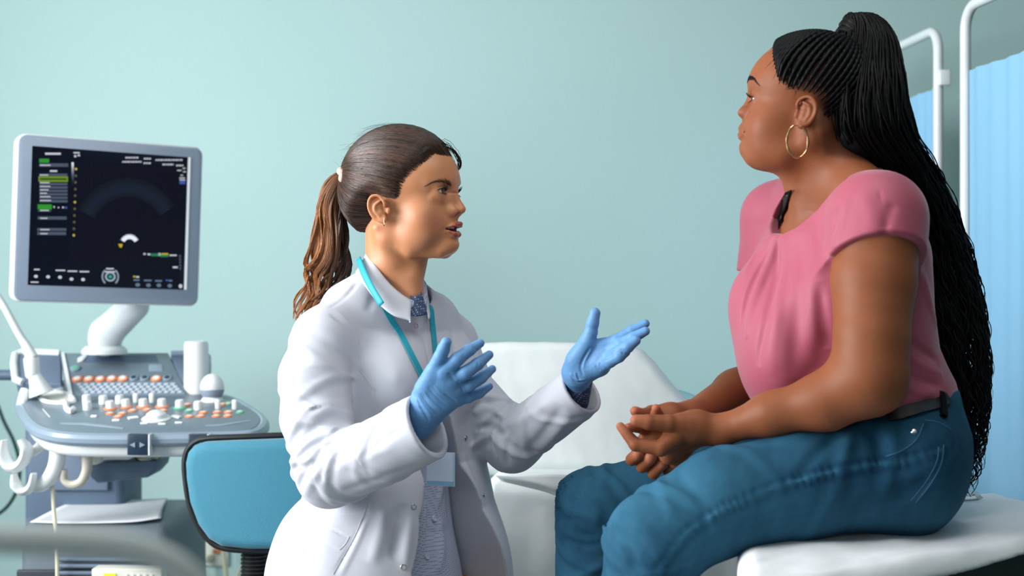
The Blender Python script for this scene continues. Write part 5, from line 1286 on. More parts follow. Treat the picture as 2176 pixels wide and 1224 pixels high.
# ------------------------------------------------------------------ folding screen on the right
m_tube = mat('white_enamel', 'e6ecee', .3, coat=.3)
m_cloth = mat('blue_cloth', '8cc0e0', .85, noise=(3, '84b8da', .5), bump=(200, .2, .001))
scr = empty('folding_screen', (1.08, 3.4, 0), 'white tubular folding screen with pale blue cloth panels at right', 'folding screen')
def panel(p0, p1, ztop=1.86):
    p0, p1 = np.array(p0), np.array(p1); dr = nrm(p1 - p0); L = np.linalg.norm(p1 - p0); R = .055; h = MB()
    def at(s_, z): return np.array([*(p0 + dr * s_), z])
    arc = lambda cs, cz, a0, a1: [at(cs + R * math.cos(a), cz + R * math.sin(a)) for a in np.linspace(a0, a1, 7)]
    pts = [at(0, .06), at(0, .6), at(0, 1.2)] + arc(R, ztop - R, math.pi, math.pi / 2) + [at(L / 2, ztop)] + arc(L - R, ztop - R, math.pi / 2, 0) + [at(L, 1.2), at(L, .6), at(L, .06)]
    fr_ = h.tube(pts, .0125, 14).build('frame', m_tube, scr)
    for z in (.30,):
        MB().tube([at(.01, z), at(L - .01, z)], .005, 8).build('cross_bar', m_tube, scr)
    V = []; nU, nV = 48, 12; nn = np.array([-dr[1], dr[0]])
    for i in range(nV + 1):
        for j in range(nU + 1):
            s_ = .016 + (L - .032) * j / nU; z = .31 + (1.71 - .31) * i / nV
            w_ = .004 * math.sin(j * 1.4) + .003 * math.sin(j * .53 + i * .2); q_ = p0 + dr * s_ + nn * w_; V.append((q_[0], q_[1], z))
    k = len(V); V += [(v[0] + nn[0] * .0015, v[1] + nn[1] * .0015, v[2]) for v in V]
    Fc = [(i * (nU + 1) + j, i * (nU + 1) + j + 1, (i + 1) * (nU + 1) + j + 1, (i + 1) * (nU + 1) + j) for i in range(nV) for j in range(nU)]
    build('cloth', V, Fc + [tuple(k + a for a in f[::-1]) for f in Fc], m_cloth, scr)
    for s_ in (0, L): MB().lathe(at(s_, 0), [(.001, .0), (.018, .002), (.024, .02), (.018, .05), (.013, .07)], n=16).build('foot', mat('rubber', '2a2c30', .6), scr)
panel((1.068, 3.35), (1.175, 2.52))
panel((1.085, 3.62), (1.035, 4.15))
MB().box((1.095, 3.60, 1.2 + 447 / FPX * 3.6), (.030, .014, .040), bev=.004).build('hinge', m_tube, scr)

# ------------------------------------------------------------------ blue swivel chair
chair = empty('swivel_chair', W(620, 1050, 2.98) * [1, 1, 0], 'blue upholstered swivel chair with black rim behind the white coat', 'chair')
CY0 = 2.98
cpx = [(386, 985), (392, 960), (408, 942), (435, 933), (500, 929), (620, 924), (740, 922), (800, 930), (818, 960), (815, 1040), (800, 1110), (770, 1150), (720, 1166), (640, 1170), (530, 1171), (470, 1166), (440, 1150), (415, 1118), (396, 1070), (388, 1020)]
cpoly = [(W(x, y, CY0)[0], W(x, y, CY0)[2]) for (x, y) in cpx]
ccx = W(605, 0, CY0)[0]
def cback(P):
    y = P[:, 1] - CY0 + .55 * (P[:, 0] - ccx) ** 2 * -1.0
    r = .022; d2 = poly2(P[:, 0], P[:, 2], cpoly) + .006 + r; dz = np.abs(y) - .030 + r
    return np.minimum(np.maximum(d2, dz), 0) + np.sqrt(np.maximum(d2, 0) ** 2 + np.maximum(dz, 0) ** 2) - r
m_chair = mat('blue_upholstery', '44879c', .95, noise=(900, '38788e', .6), bump=(500, .6, .0015), sheen=.3)
implicit('backrest', cback, (W(380, 0, CY0)[0] - .02, CY0 - .06, .62), (W(825, 0, CY0)[0] + .02, CY0 + .09, .93), .005, m_chair, chair)
cc = cat([(x, 0, z) for (x, z) in cpoly], 4, closed=True); cc[:, 1] = CY0 + .55 * (cc[:, 0] - ccx) ** 2; cc = np.vstack([cc, cc[:1]])
m_blk = mat('black_plastic', '121416', .45)
MB().tube(cc, .0062, 10, flat=1.0).build('rim', m_blk, chair)
b = MB(); cx_ = W(541, 0, 3.02)[0]; prof = []
for i in range(26): z = .50 + i * .0085; prof += [(.027, z), (.031, z + .0028), (.031, z + .0055), (.027, z + .0083)]
b.lathe((cx_, 3.03, 0), prof, n=24); b.build('bellows', m_blk, chair)
implicit('seat', lambda P: slab_sdf(P, [(cx_ - .20, 2.60), (cx_ + .26, 2.60), (cx_ + .28, 3.0), (cx_ - .20, 3.02)], .38, .45, .03), (cx_ - .3, 2.5, .34), (cx_ + .4, 3.1, .50), .01, m_chair, chair)
MB().tube([(cx_, 3.03, .50), (cx_, 3.02, .37), (cx_ + .03, 2.84, .365)], .018, 10).build('back_bracket', m_blk, chair)
MB().tube([(cx_ + .03, 2.82, .08), (cx_ + .03, 2.82, .38)], .025, 14).build('gas_column', m_blk, chair)
for k in range(5):
    a = k * 1.2566 + .3; e = np.array([cx_ + .03 + .28 * math.cos(a), 2.82 + .28 * math.sin(a), .075])
    MB().tube([(cx_ + .03, 2.82, .10), e], [.022, .014], 10).build('foot_arm', m_blk, chair)
    MB().lathe(e + np.array([-.012, 0, -.045]), [(.001, 0), (.028, .002), (.030, .012), (.028, .022), (.001, .024)], (1, 0, 0), 16).build('caster', m_blk, chair)

# ------------------------------------------------------------------ blurred rail close to the camera
rail = empty('hand_rail', (-.25, .9, 0), 'blurred grey metal rail crossing the bottom left corner', 'rail')
rp = cat([(-.62, .9, 0.02), (-.62, .9, .6), (-.62, .9, .98), (-.58, .9, 1.032), (-.50, .9, 1.038)] + [W(x, y, .9) for (x, y) in ((-200, 1147), (60, 1148), (230, 1156), (330, 1180), (400, 1225), (440, 1290))] + [W(452, 1420, .9), W(455, 2500, .9), W(455, 4560, .9)], 5)
MB().tube(rp, .0095, 14).build('tube', mat('grey_metal', 'b4bab8', .4), rail)
for v in (rp[0], rp[-1]): MB().lathe((v[0], v[1], 0), [(.001, 0), (.016, .001), (.016, .03), (.011, .04)], n=14).build('foot', m_blk, rail)
# ------------------------------------------------------------------ ultrasound machine
us = empty('ultrasound_machine', W(220, 900, 3.5) * [1, 1, 0], 'grey and white ultrasound machine with lit monitor and knobbed console', 'ultrasound machine')
m_gry = mat('console_grey', '6a7a86', .4, coat=.2)
m_slv = mat('console_rim', '8697a6', .3, coat=.3)
m_wht = mat('machine_white', 'e2e6e6', .4, coat=.2)
m_wcr = mat('machine_cream', 'd6d4cb', .45)
m_dkb = mat('machine_dark_blue', '55687e', .5)
m_pad = mat('speaker_grey', '66778c', .6)
m_blk2 = mat('machine_black', '1c242e', .5)
m_org = mat('orange_ring', 'e58a58', .5, emis=('e87838', .08))
m_grn = mat('green_ring', '5cb490', .5, emis=('3cc48c', .05))
m_nvy = mat('navy_button', '1c2e44', .35)
Z2 = lambda x, y: (x / 2.25, 680 + y / 2.25)
def pl(px, py, Y0, z0, sl):                   # where the sight line of a pixel meets a tilted panel
    k = (py - CY) / FPX; Y = (CAMZ - z0 + sl * Y0) / (k + sl); return W(px, py, Y)
Mp = lambda x, y: pl(*Z2(x, y), 3.15, .879, .187)
Kp = lambda x, y: pl(*Z2(x, y), 3.45, .935, .58)
mx_, my_ = np.array([1., 0, 0]), nrm([0, 1, .187]); mz_ = np.cross(mx_, my_)
kx_, ky_ = np.array([1., 0, 0]), nrm([0, 1, .58]); kz_ = np.cross(kx_, ky_)
MR = np.stack([mx_, my_, mz_], 1); KR = np.stack([kx_, ky_, kz_], 1)
o_ = Mp(600, 450)
out = cat([(*[(Mp(x, y) - o_) @ e for e in (mx_, my_)], 0) for (x, y) in ((104, 350), (112, 420), (160, 487), (230, 522), (350, 540), (600, 545), (1000, 538), (1190, 528), (1248, 500), (1250, 462), (1190, 415), (1080, 362), (900, 340), (350, 340), (200, 330))], 5, closed=True)[:, :2]
pan = MB().prism([tuple(v) for v in out[::-1]], o_ - mz_ * .030, mx_, my_, mz_, .032, .010).build('console_panel', m_gry, us, sharp=50)
def scaled(pl_, k): c = pl_.mean(0); return [tuple(c + (v - c) * k) for v in pl_]
MB().tube([o_ + mx_ * v[0] + my_ * v[1] - mz_ * .014 for v in np.vstack([out, out[:1]])], .0155, 10).build('console_rim', m_slv, us)
MB().prism(scaled(out, .985)[::-1], o_ - mz_ * .058, mx_, my_, mz_, .034, .012).build('console_underside', m_wht, us, sharp=50)
# raised keyboard section and speaker pads
def kpoly(name, pts, th, m, lift=0, bev=.004):
    oo = Kp(*pts[0]); pp = [((Kp(*p_) - oo) @ kx_, (Kp(*p_) - oo) @ ky_) for p_ in pts]
    if np.cross(np.subtract(pp[1], pp[0]), np.subtract(pp[2], pp[1])) < 0: pp = pp[::-1]
    return MB().prism(pp, oo - kz_ * (th - lift), kx_, ky_, kz_, th, bev).build(name, m, us, sharp=40)
kpoly('keyboard_housing', [(318, 372), (288, 160), (805, 158), (905, 372)], .035, m_gry, .002)
kpoly('housing_edge', [(350, 372), (330, 372), (293, 162), (308, 162)], .02, m_wht, .006, .002)
kpoly('function_bar', [(395, 205), (415, 172), (745, 172), (760, 205)], .01, m_dkb, .003, .002)
kpoly('status_window', [(712, 250), (712, 218), (775, 218), (780, 250)], .008, m_slv, .004, .001)
kpoly('latch', [(372, 212), (372, 192), (405, 172), (418, 180), (395, 205)], .008, m_wht, .006, .001)
for nm, pts in (('speaker_pad', [(78, 300), (68, 160), (290, 160), (292, 305)]), ('speaker_pad', [(850, 300), (815, 165), (985, 165), (990, 300)])):
    kpoly(nm, pts, .03, m_pad, .0, .006)
MB().tube([Kp(285, 160), Kp(110, 152), Kp(72, 165), Kp(66, 210), Kp(75, 285), Kp(110, 300)], .0095, 10).build('pad_surround', m_wht, us)
MB().tube([Kp(820, 160), Kp(960, 158), Kp(996, 175), Kp(998, 230), Kp(992, 300)], .007, 10).build('pad_surround', m_slv, us)
kb = kpoly('keyboard', [(405, 362), (358, 308), (840, 306), (885, 362)], .006, m_slv, .005, .001)
key0 = None
for r_ in range(4):
    for c_ in range(15):
        t_ = (c_ + .5) / 15; u_ = (r_ + .5) / 4; x = (360 + 45 * u_) + ((838 + 45 * u_) - (360 + 45 * u_)) * t_; v = Kp(x, 311 + 49 * u_) + kz_ * .006
        if key0 is None: key0 = MB().box((0, 0, 0), (.0105, .0080, .004), R=KR, bev=.0012).build('key', mat('key_grey', 'b4bfca', .4), kb); kk_ = key0
        else: kk_ = key0.copy(); COL.objects.link(kk_)
        kk_.location = v
def knob(p_, N, rad, h, m=m_wht, ring=None, name='knob'):
    b = MB().lathe(p_, [(.0001, 0), (rad * 1.08, 0), (rad, h * .2), (rad * .95, h * .85), (rad * .8, h), (.0001, h)], N, 20).build(name, m, us)
    if ring: MB().lathe(p_, [(.0001, .0), (rad * 1.5, .0), (rad * 1.5, .0035), (rad * 1.15, .0050), (.0001, .0050)], N, 24).build('ring', ring, b)
    return b
for (x, y, rg) in ((415, 398, 0), (418, 432, 0), (495, 402, 0), (573, 400, 0), (528, 428, m_org), (602, 420, m_org), (686, 418, m_org), (775, 418, m_org), (860, 424, m_grn), (948, 430, 0)): knob(Mp(x, y), mz_, .0105, .021, ring=rg)
for (x, y) in ((650, 398), (727, 398), (1042, 428), (1123, 430)):
    MB().box(Mp(x, y) + mz_ * .012, (.013, .009, .026), R=MR, bev=.0044).build('toggle', m_wht, us)
for (x, y) in ((527, 452), (585, 452), (634, 438), (565, 468), (704, 434), (780, 438), (905, 466), (972, 447), (960, 464), (1040, 445), (1035, 464), (1093, 445), (1090, 463), (895, 410), (1062, 408)):
    b = knob(Mp(x, y), mz_, .0070, .0055, m_wcr, m_org, 'push_button')
for (x, y) in ((1148, 445), (1092, 405), (905, 438)): knob(Mp(x, y), mz_, .0065, .0055, m_wcr, m_grn, 'push_button')
for (x, y) in ((370, 288), (425, 288), (480, 288), (535, 286), (588, 286), (748, 286)): knob(Kp(x, y) + kz_ * .002, kz_, .0085, .006, m_wht, m_org, 'push_button')
for (x, y) in ((640, 284), (692, 284), (800, 284)): knob(Kp(x, y) + kz_ * .002, kz_, .0075, .006, m_nvy, m_slv, 'push_button')
knob(Kp(360, 238) + kz_ * .002, kz_, .0085, .006, m_grn, m_slv, 'power_button')
MB().lathe(Mp(748, 476), [(.0001, 0), (.034, 0), (.033, .004), (.024, .006), (.022, .014), (.014, .020), (.0001, .022)], mz_, 32).build('trackball', m_wht, us)
for (x, y, a, w_, h_) in ((637, 475, .5, .024, .014), (843, 470, -.5, .026, .012), (690, 502, 0, .018, .004), (775, 505, 0, .018, .004), (855, 499, 0, .018, .004), (450, 468, 0, .015, .008), (555, 487, 0, .018, .006)):
    MB().box(Mp(x, y) + mz_ * .004, (w_, h_, .005), R=MR @ np.array([[math.cos(a), -math.sin(a), 0], [math.sin(a), math.cos(a), 0], [0, 0, 1]]), bev=.002).build('push_button', m_wht, us)
for pts in (((290, 498), (400, 500), (500, 510), (595, 522)), ((985, 508), (1050, 508), (1130, 496), (1195, 485))):
    MB().tube([Mp(*v) + mz_ * .001 for v in pts], [.006, .0085, .0085, .005], 10, flat=.4).build('palm_groove', m_slv, us)
MB().tube([Mp(205, 430) + mz_ * .002, Mp(240, 470) + mz_ * .002], .0012, 6).build('marking', m_wht, us)
b = MB(); zz = [Mp(305, 408), Mp(318, 420), Mp(320, 440), Mp(340, 452), Mp(352, 440)]; b.tube([v + mz_ * .008 for v in cat(zz, 3)], .007, 8); b.build('slider', m_wht, us)
for (x0, x1) in ((618, 718), (908, 998)):
    c = (Mp(x0, 550) + Mp(x1, 548)) / 2 + np.array([0, -.006, -.020]); w_ = np.linalg.norm(Mp(x1, 550) - Mp(x0, 550))
    fb = MB().box(c, (w_, .026, .046), bev=.003).build('front_button', m_nvy, us)
    for sg in (-1, 1):
        MB().add([c + np.array(v) for v in ((sg * .017, -.0140, 0), (sg * .005, -.0140, .006), (sg * .005, -.0140, -.006), (sg * .017, -.0148, 0), (sg * .005, -.0148, .006), (sg * .005, -.0148, -.006))], [(0, 1, 2), (5, 4, 3), (0, 3, 4, 1), (1, 4, 5, 2), (2, 5, 3, 0)]).build('arrow_mark', m_slv, fb, smooth=False)
    MB().box(c + [w_ / 2 + .002, 0, 0], (.003, .028, .046)).build('white_divider', m_wht, us)
# cup recess and probe tray
def tray(pts, rad, m): MB().tube(cat([Mp(*v) + mz_ * .003 for v in pts], 4, closed=True), rad, 8).build('tray_rim', m, us)
tray([(185, 360), (240, 352), (320, 358), (355, 395), (300, 405), (215, 395)], .006, m_wht)
MB().prism([tuple(((Mp(*v) - o_) @ mx_, (Mp(*v) - o_) @ my_)) for v in ((300, 405), (355, 395), (320, 358), (240, 352), (185, 360), (215, 395))][::-1][::1], o_, mx_, my_, mz_, .003).build('tray', m_wcr, us)
tray([(235, 318), (280, 316), (305, 332), (270, 345), (232, 342)], .006, m_wht)
MB().tube([W(52, 828, 3.42), W(46, 860, 3.40), W(52, 885, 3.38)], [.010, .012, .008], 10).build('side_handle', m_wht, us)
# lamp-like cable arm at the left
b = MB(); pa = cat([W(-40, 580, 3.42), W(5, 645, 3.42), W(38, 705, 3.42), W(58, 738, 3.42), W(68, 760, 3.42)], 5)
b.tube(pa, np.interp(np.linspace(0, 1, len(pa)), [0, .6, 1], [.0085, .0095, .016]), 14); b.build('cable_arm', m_wht, us)
MB().lathe(W(70, 803, 3.42), [(.001, 0), (.014, 0), (.017, .006), (.0185, .045), (.0165, .050), (.001, .05)], W(66, 758, 3.42) - W(70, 803, 3.42), 20).build('arm_collar', m_wht, us)
MB().tube([W(72, 795, 3.42), W(80, 815, 3.42), W(88, 838, 3.42)], [.014, .020, .030], 18).build('arm_base', m_wht, us)
MB().tube([W(-80, 797, 3.66), W(20, 797, 3.66), W(60, 797, 3.66)], .0135, 14).build('side_rail', m_dkb, us)
# monitor arm
MB().lathe(W(222, 752, 3.56), [(.001, 0), (.056, 0), (.056, .010), (.046, .020), (.001, .02)], n=36).build('arm_foot', m_wht, us)
implicit('monitor_arm', lambda P: chain(P * np.array([1, 1, 1], np.float32), [W(223, 722, 3.58), W(226, 708, 3.58), W(286, 650, 3.52)], [.042, .041, .036], .008), W(160, 800, 3.62) + [0, -.2, 0], W(360, 600, 3.5) + [.05, .15, 0], .006, mat('arm_white', 'd4dade', .4), us)
# monitor
mex = nrm([.891, .454, 0]); rl = math.radians(1.8); up_ = np.array([0, 0, 1.])
ex1 = mex * math.cos(rl) - up_ * math.sin(rl); ez1 = up_ * math.cos(rl) + mex * math.sin(rl); mn = np.cross(ex1, ez1)   # towards the viewer
mc_ = W(234, 472, 3.378)
MW, MH = .435, .390
MB().prism(rrect(MW, MH, .022), mc_ - mn * .048, ex1, ez1, mn, .050, .006).build('monitor_case', m_wht, us, sharp=60)
MB().prism(rrect(MW - .006, MH - .006, .020), mc_ - mn * .002, ex1, ez1, mn, .006, .003).build('bezel', mat('bezel_grey', '8b99ab', .4, coat=.2), us, sharp=60)
MB().prism(rrect(MW * .8, MH * .8, .03), mc_ - mn * .078, ex1, ez1, mn, .034, .012).build('monitor_back', m_wht, us, sharp=60)
SW, SH = .362, .322; sc = mc_ + ex1 * (-.002) + ez1 * .006 + mn * .0042
def emi(name, c, k=1.0): return mat(name, '000000', .3, emis=(c, k))
scrn = MB().prism([(-SW / 2, -SH / 2), (SW / 2, -SH / 2), (SW / 2, SH / 2), (-SW / 2, SH / 2)], sc, ex1, ez1, mn, .0012).build('screen', mat('screen_glass', '04060c', .35, spec=.2, emis=('060818', .8)), us, smooth=False)
MB().prism([(-.003, -SH / 2), (.003, -SH / 2), (.003, SH / 2), (-.003, SH / 2)], sc + ex1 * (SW / 2 + .004), ex1, ez1, mn, .002, 0).build('screen_edge_glint', mat('edge_reflection', 'eef2f4', .2), us, smooth=False)  # white strip painting the reflection along the bezel's inner right edge
def S(x, y):
    a = b_ = .5
    for _ in range(6):
        xl, xr = 197 - 32 * b_, 1160 - 35 * b_; a = (x - xl) / (xr - xl); yt, yb = 168 + 67 * a, 980 + 20 * a; b_ = (y - yt) / (yb - yt)
    a = min(max(a, 0), 1); b_ = min(max(b_, 0), 1); return np.array([(a - .5) * SW, (.5 - b_) * SH])
layers = {}
def rect(cn, c, k, x0, y0, x1, y1, lift=.0014):
    if cn not in layers: layers[cn] = (MB(), emi(cn, c, k))
    q4 = [S(x0, y0), S(x0, y1), S(x1, y1), S(x1, y0)]; layers[cn][0].add([sc + ex1 * v[0] + ez1 * v[1] + mn * lift for v in q4], [(0, 1, 2, 3)])
def arc_(cn, c, k, cx, cy, r0, r1, a0, a1, n=40, lift=.0014, sq=1.0, wob=0):
    if cn not in layers: layers[cn] = (MB(), emi(cn, c, k))
    V = []
    for i in range(n + 1):
        a = math.radians(a0 + (a1 - a0) * i / n)
        for r_ in (r0, r1 + wob * math.sin(i * 2.4)): v = S(cx + r_ * math.cos(a), cy - r_ * math.sin(a) * sq); V.append(sc + ex1 * v[0] + ez1 * v[1] + mn * lift)
    layers[cn][0].add(V, [(2 * i, 2 * i + 1, 2 * i + 3, 2 * i + 2) for i in range(n)])
rect('side_menu', '0e1626', 1, 172, 172, 428, 858, .0012); rect('top_bar', '0d1424', 1, 430, 190, 1150, 268, .0012); rect('lower_bar', '0b1622', 1, 172, 862, 1128, 985, .0012)
for i in range(10): arc_('scan_sector_%d' % i, ('090e1c', '0b1222', '0d1526', '0f182a', '101a2c', '0f182a', '0d1526', '0b1222', '090e1c', '070b16')[i], 1, 775, 700, 235 + 11 * i, 247 + 11 * i, 32, 152, 40, .0013)
arc_('echo_arc', 'd8e0e8', 1.1, 783, 745, 36, 62, 30, 150, 24, .0016, wob=6)
rect('yellow_marker', 'b8a820', 1, 714, 738, 740, 746); rect('yellow_marker', 'b8a820', 1, 720, 746, 736, 758)
G, Wt, Gr, Bl = ('green_field', '2f9a30', .8), ('white_text', 'c8ccd4', .9), ('grey_field', '4a5568', .9), ('blue_mark', '3858b0', .9)
rect(*G, 237, 243, 296, 266); rect(*Gr, 237, 270, 410, 290); rect('lime_field', '7a9a28', .8, 232, 346, 408, 378)
rect('lime_inner', '2c5a18', .8, 240, 356, 400, 368, .0016)
for y in (330, 384, 404, 424, 444, 464, 484): rect(*Gr, 237, y, 405, y + 14)
for y in (278, 336, 380, 402, 422, 442, 462, 484, 542, 588, 654, 678): rect(*Wt, 240, y, 278 + (y * 7) % 30, y + 6, .0016)
rect(*G, 226, 510, 310, 540); rect(*Gr, 228, 545, 305, 552); rect(*Gr, 226, 580, 398, 598); rect(*Gr, 222, 648, 396, 664); rect(*Gr, 222, 670, 394, 688)
rect(*Wt, 320, 520, 328, 530); rect(*Wt, 346, 524, 354, 532); rect(*Wt, 372, 522, 382, 532); rect(*Bl, 388, 522, 402, 534)
rect(*Wt, 272, 208, 366, 220); rect(*Wt, 300, 310, 344, 320); rect(*Wt, 442, 204, 480, 212); rect(*Wt, 446, 222, 460, 234); rect(*Wt, 468, 218, 482, 228)
for i in range(12): rect('ramp_%d' % i, ['e8ecf0', 'd0d4dc', 'b8bcc8', '9ca2b0', '868ca0', '70788c', '5a6278', '464e64', '343c50', '242a3e', '161c2c', '0c1020'][i], .9, 430, 264 + 11 * i, 444, 275 + 11 * i)
for i, y in enumerate((303, 342, 381, 420, 458, 496, 535, 574, 612, 651, 689)):
    arc_('yellow_dot' if i in (0, 5, 10) else 'dim_dot', 'd8c850' if i in (0, 5, 10) else '6a6a48', .9, 457 - 1.6 * i, y, 2.5, 7, 0, 360, 12)
for (x0, y0, x1) in ((762, 232, 845), (742, 256, 862), (878, 238, 922), (876, 264, 922), (952, 246, 1128), (996, 272, 1068), (1084, 278, 1134)):
    x = x0
    while x < x1: rect(*Wt, x, y0, min(x + 9 + (x * 3) % 7, x1), y0 + 9, .0016); x += 13 + (x * 3) % 7
for (x0, y0, x1) in ((1090, 308, 1118), (1126, 296, 1144), (1128, 316, 1146), (1112, 336, 1128), (1104, 352, 1140), (1106, 364, 1142)): rect(*Wt, x0, y0, x1, y0 + 6)
rect(*Bl, 1104, 374, 1142, 390)
rect('teal_bar', '1e7a50', .9, 918, 792, 975, 808); rect('teal_bar', '1e7a50', .9, 975, 800, 1028, 812); rect('yellow_marker', 'b8a820', 1, 985, 790, 1028, 799); arc_(*Wt, 972, 797, 0, 9, 0, 360, 12); rect(*Wt, 870, 790, 884, 800); rect(*Wt, 896, 792, 914, 802); rect(*Wt, 1036, 798, 1082, 806)
for i in range(5): rect(*Gr, 1098, 800 + 18 * i, 1110, 812 + 18 * i)
rect(*Wt, 1056, 866, 1088, 876)
for (x, y) in ((213, 930), (285, 932), (356, 934), (425, 944), (495, 946)): arc_(*Wt, x, y, 0, 12, 0, 360, 12, sq=.8)
for (x0, y0, x1) in ((202, 886, 236), (330, 890, 388), (402, 894, 460), (474, 896, 532), (182, 960, 228), (636, 878, 684), (630, 896, 692)): rect(*Wt, x0, y0, x1, y0 + 8)
arc_('dial_ring', '9ab0c4', .9, 662, 928, 22, 33, 0, 360, 28, sq=.85); arc_('dial_core', '3ca088', .9, 662, 928, 0, 12, 0, 360, 16, sq=.8); arc_('dial_wing', '8a98a8', .9, 662, 928, 44, 54, 130, 230, 12); arc_('dial_wing', '8a98a8', .9, 662, 928, 44, 54, -50, 50, 12)
for (x, y) in ((832, 974), (900, 976), (966, 976), (1036, 978)): arc_('blue_grey_icon', '607890', .9, x, y, 0, 15, 0, 360, 12, sq=.7)
for (x0, y0, x1, c) in ((804, 922, 818, 'yellow_marker'), (822, 924, 842, 'white_text'), (872, 944, 920, 'blue_grey_icon'), (942, 946, 986, 'blue_grey_icon'), (1010, 942, 1026, 'blue_mark'), (1030, 944, 1052, 'blue_grey_icon'), (806, 942, 844, 'blue_grey_icon')): rect(c, 'b8a820', 1, x0, y0, x1, y0 + 9)
arc_(*Wt, 1105, 980, 0, 12, 0, 360, 12)
DV, DF, DI = [], [], []
for k_, (cn, (mb, m_)) in enumerate(layers.items()):
    n0 = len(DV); DV += mb.V; DF += [tuple(i + n0 for i in f) for f in mb.F]; DI += [k_] * len(mb.F)
disp_o = build('display_image', DV, DF, None, scrn, smooth=False)
for (mb, m_) in layers.values(): disp_o.data.materials.append(m_)
disp_o.data.polygons.foreach_set('material_index', DI)
# under the console: hooks, holders, bracket
def uh(pts, rad, nm, m, n=12, flat=1.0): return MB().tube(cat([W(*v) for v in pts], 5), rad if np.isscalar(rad) else np.interp(np.linspace(0, 1, 5 * (len(pts) - 1) + 1), np.linspace(0, 1, len(rad)), rad), n, flat=flat, up=(0, 1, 0)).build(nm, m, us)
uh([(9, 935, 3.22), (8, 962, 3.22), (18, 986, 3.22), (34, 993, 3.22), (50, 980, 3.22), (57, 955, 3.22), (44, 934, 3.22)], [.006, .011, .013, .013, .012, .012, .007], 'probe_cup', m_wht, flat=2.4)
uh([(56, 965, 3.26), (78, 955, 3.26), (95, 938, 3.26), (110, 930, 3.26)], .012, 'cup_arm', m_wht)
uh([(30, 1008, 3.2), (34, 1030, 3.2), (50, 1044, 3.2), (66, 1034, 3.2), (72, 1006, 3.2)], [.006, .011, .010, .009, .006], 'probe_cup', m_wht, flat=2.2)
uh([(60, 1036, 3.22), (90, 1030, 3.22), (112, 1005, 3.22), (122, 975, 3.22), (122, 945, 3.22)], [.010, .015, .018, .019, .018], 'cup_arm', m_wht)
uh([(136, 998, 3.22), (136, 1020, 3.22), (152, 1030, 3.22), (172, 1024, 3.22), (184, 1000, 3.22), (186, 965, 3.22)], [.0085, .0085, .0095, .0105, .0115, .013], 'hook', mat('beige_hook', 'c4beb0', .5))
MB().box(W(196, 965, 3.27), (.044, .05, .045), bev=.010).build('bracket', m_wcr, us); MB().box(W(252, 962, 3.3), (.07, .06, .026), bev=.006).build('bracket', m_wcr, us)
MB().lathe(W(316, 975, 3.35), [(.001, 0), (.032, 0), (.034, .004), (.034, .030), (.001, .032)], n=28).build('swivel_joint', mat('brushed_steel', '9c968c', .3, metal=.9), us)
a_ = [W(*v, 3.38) for v in ((205, 985), (240, 975), (346, 972), (342, 990), (326, 1008), (222, 1020), (208, 1008))]
MB().prism([(v[0], v[2]) for v in a_][::-1], (0, 3.32, 0), np.array([1, 0, 0]), np.array([0, 0, 1]), np.array([0, 1, 0]), .14, .006).build('swivel_bracket', m_dkb, us)
# column, lower cabinet, tray with paper, printer
bx0, bx1 = W(58, 0, 3.55)[0], W(268, 0, 3.55)[0]
MB().box(((bx0 + bx1) / 2, 3.62, .70), (bx1 - bx0, .20, .52), bev=.02).build('column', m_dkb, us)
MB().box(((bx0 + bx1) / 2 + .02, 3.514, .745), (.14, .012, .09), bev=.004).build('column_cover', m_pad, us)
z_c = .660; lx0, lx1 = W(58, 0, 3.3)[0], W(372, 0, 3.3)[0]
MB().box(((lx0 + lx1) / 2, 3.45, z_c / 2 + .04), (lx1 - lx0, .42, z_c - .08), bev=.03).build('lower_cabinet', mat('cabinet_grey', '5f6c74', .45), us)
MB().box(((lx0 + lx1) / 2 - .04, 3.232, .46), (lx1 - lx0 - .08, .012, .20), bev=.004).build('cabinet_front', m_blk2, us)
for i in range(3): MB().box(((lx0 + lx1) / 2 + .02, 3.232, .585 - .016 * i), (lx1 - lx0 - .14, .016, .009), bev=.003).build('vent_slat', m_pad, us)
pr = MB().box(W(276, 1224, 3.20), (.158, .05, .042), bev=.003).build('printer', mat('printer_cream', 'd8d8cc', .45), us)
pc = W(276, 1224, 3.20)
MB().box(pc + [-.038, -.026, .004], (.026, .004, .014)).build('display', mat('yellow_display', 'c8cc30', .4, emis=('c8d020', .6)), pr)
for i in range(5): MB().lathe(pc + np.array([.0 + .014 * i, -.025, .006]), [(.0001, 0), (.004, 0), (.004, .004), (.0001, .005)], (0, -1, 0), 12).build('printer_button', m_wcr, pr)
for x in (lx0 + .05, lx1 - .05):
    for y in (3.30, 3.6): MB().lathe((x - .015, y, .04), [(.001, 0), (.036, .001), (.04, .01), (.04, .02), (.036, .03), (.001, .031)], (1, 0, 0), 20).build('wheel', m_blk2, us)
uh([(110, 1010, 3.24), (114, 1080, 3.22), (120, 1150, 3.2), (122, 1240, 3.2), (122, 1500, 3.2)], .0045, 'cable', mat('cream_cable', 'ddd8bc', .5))

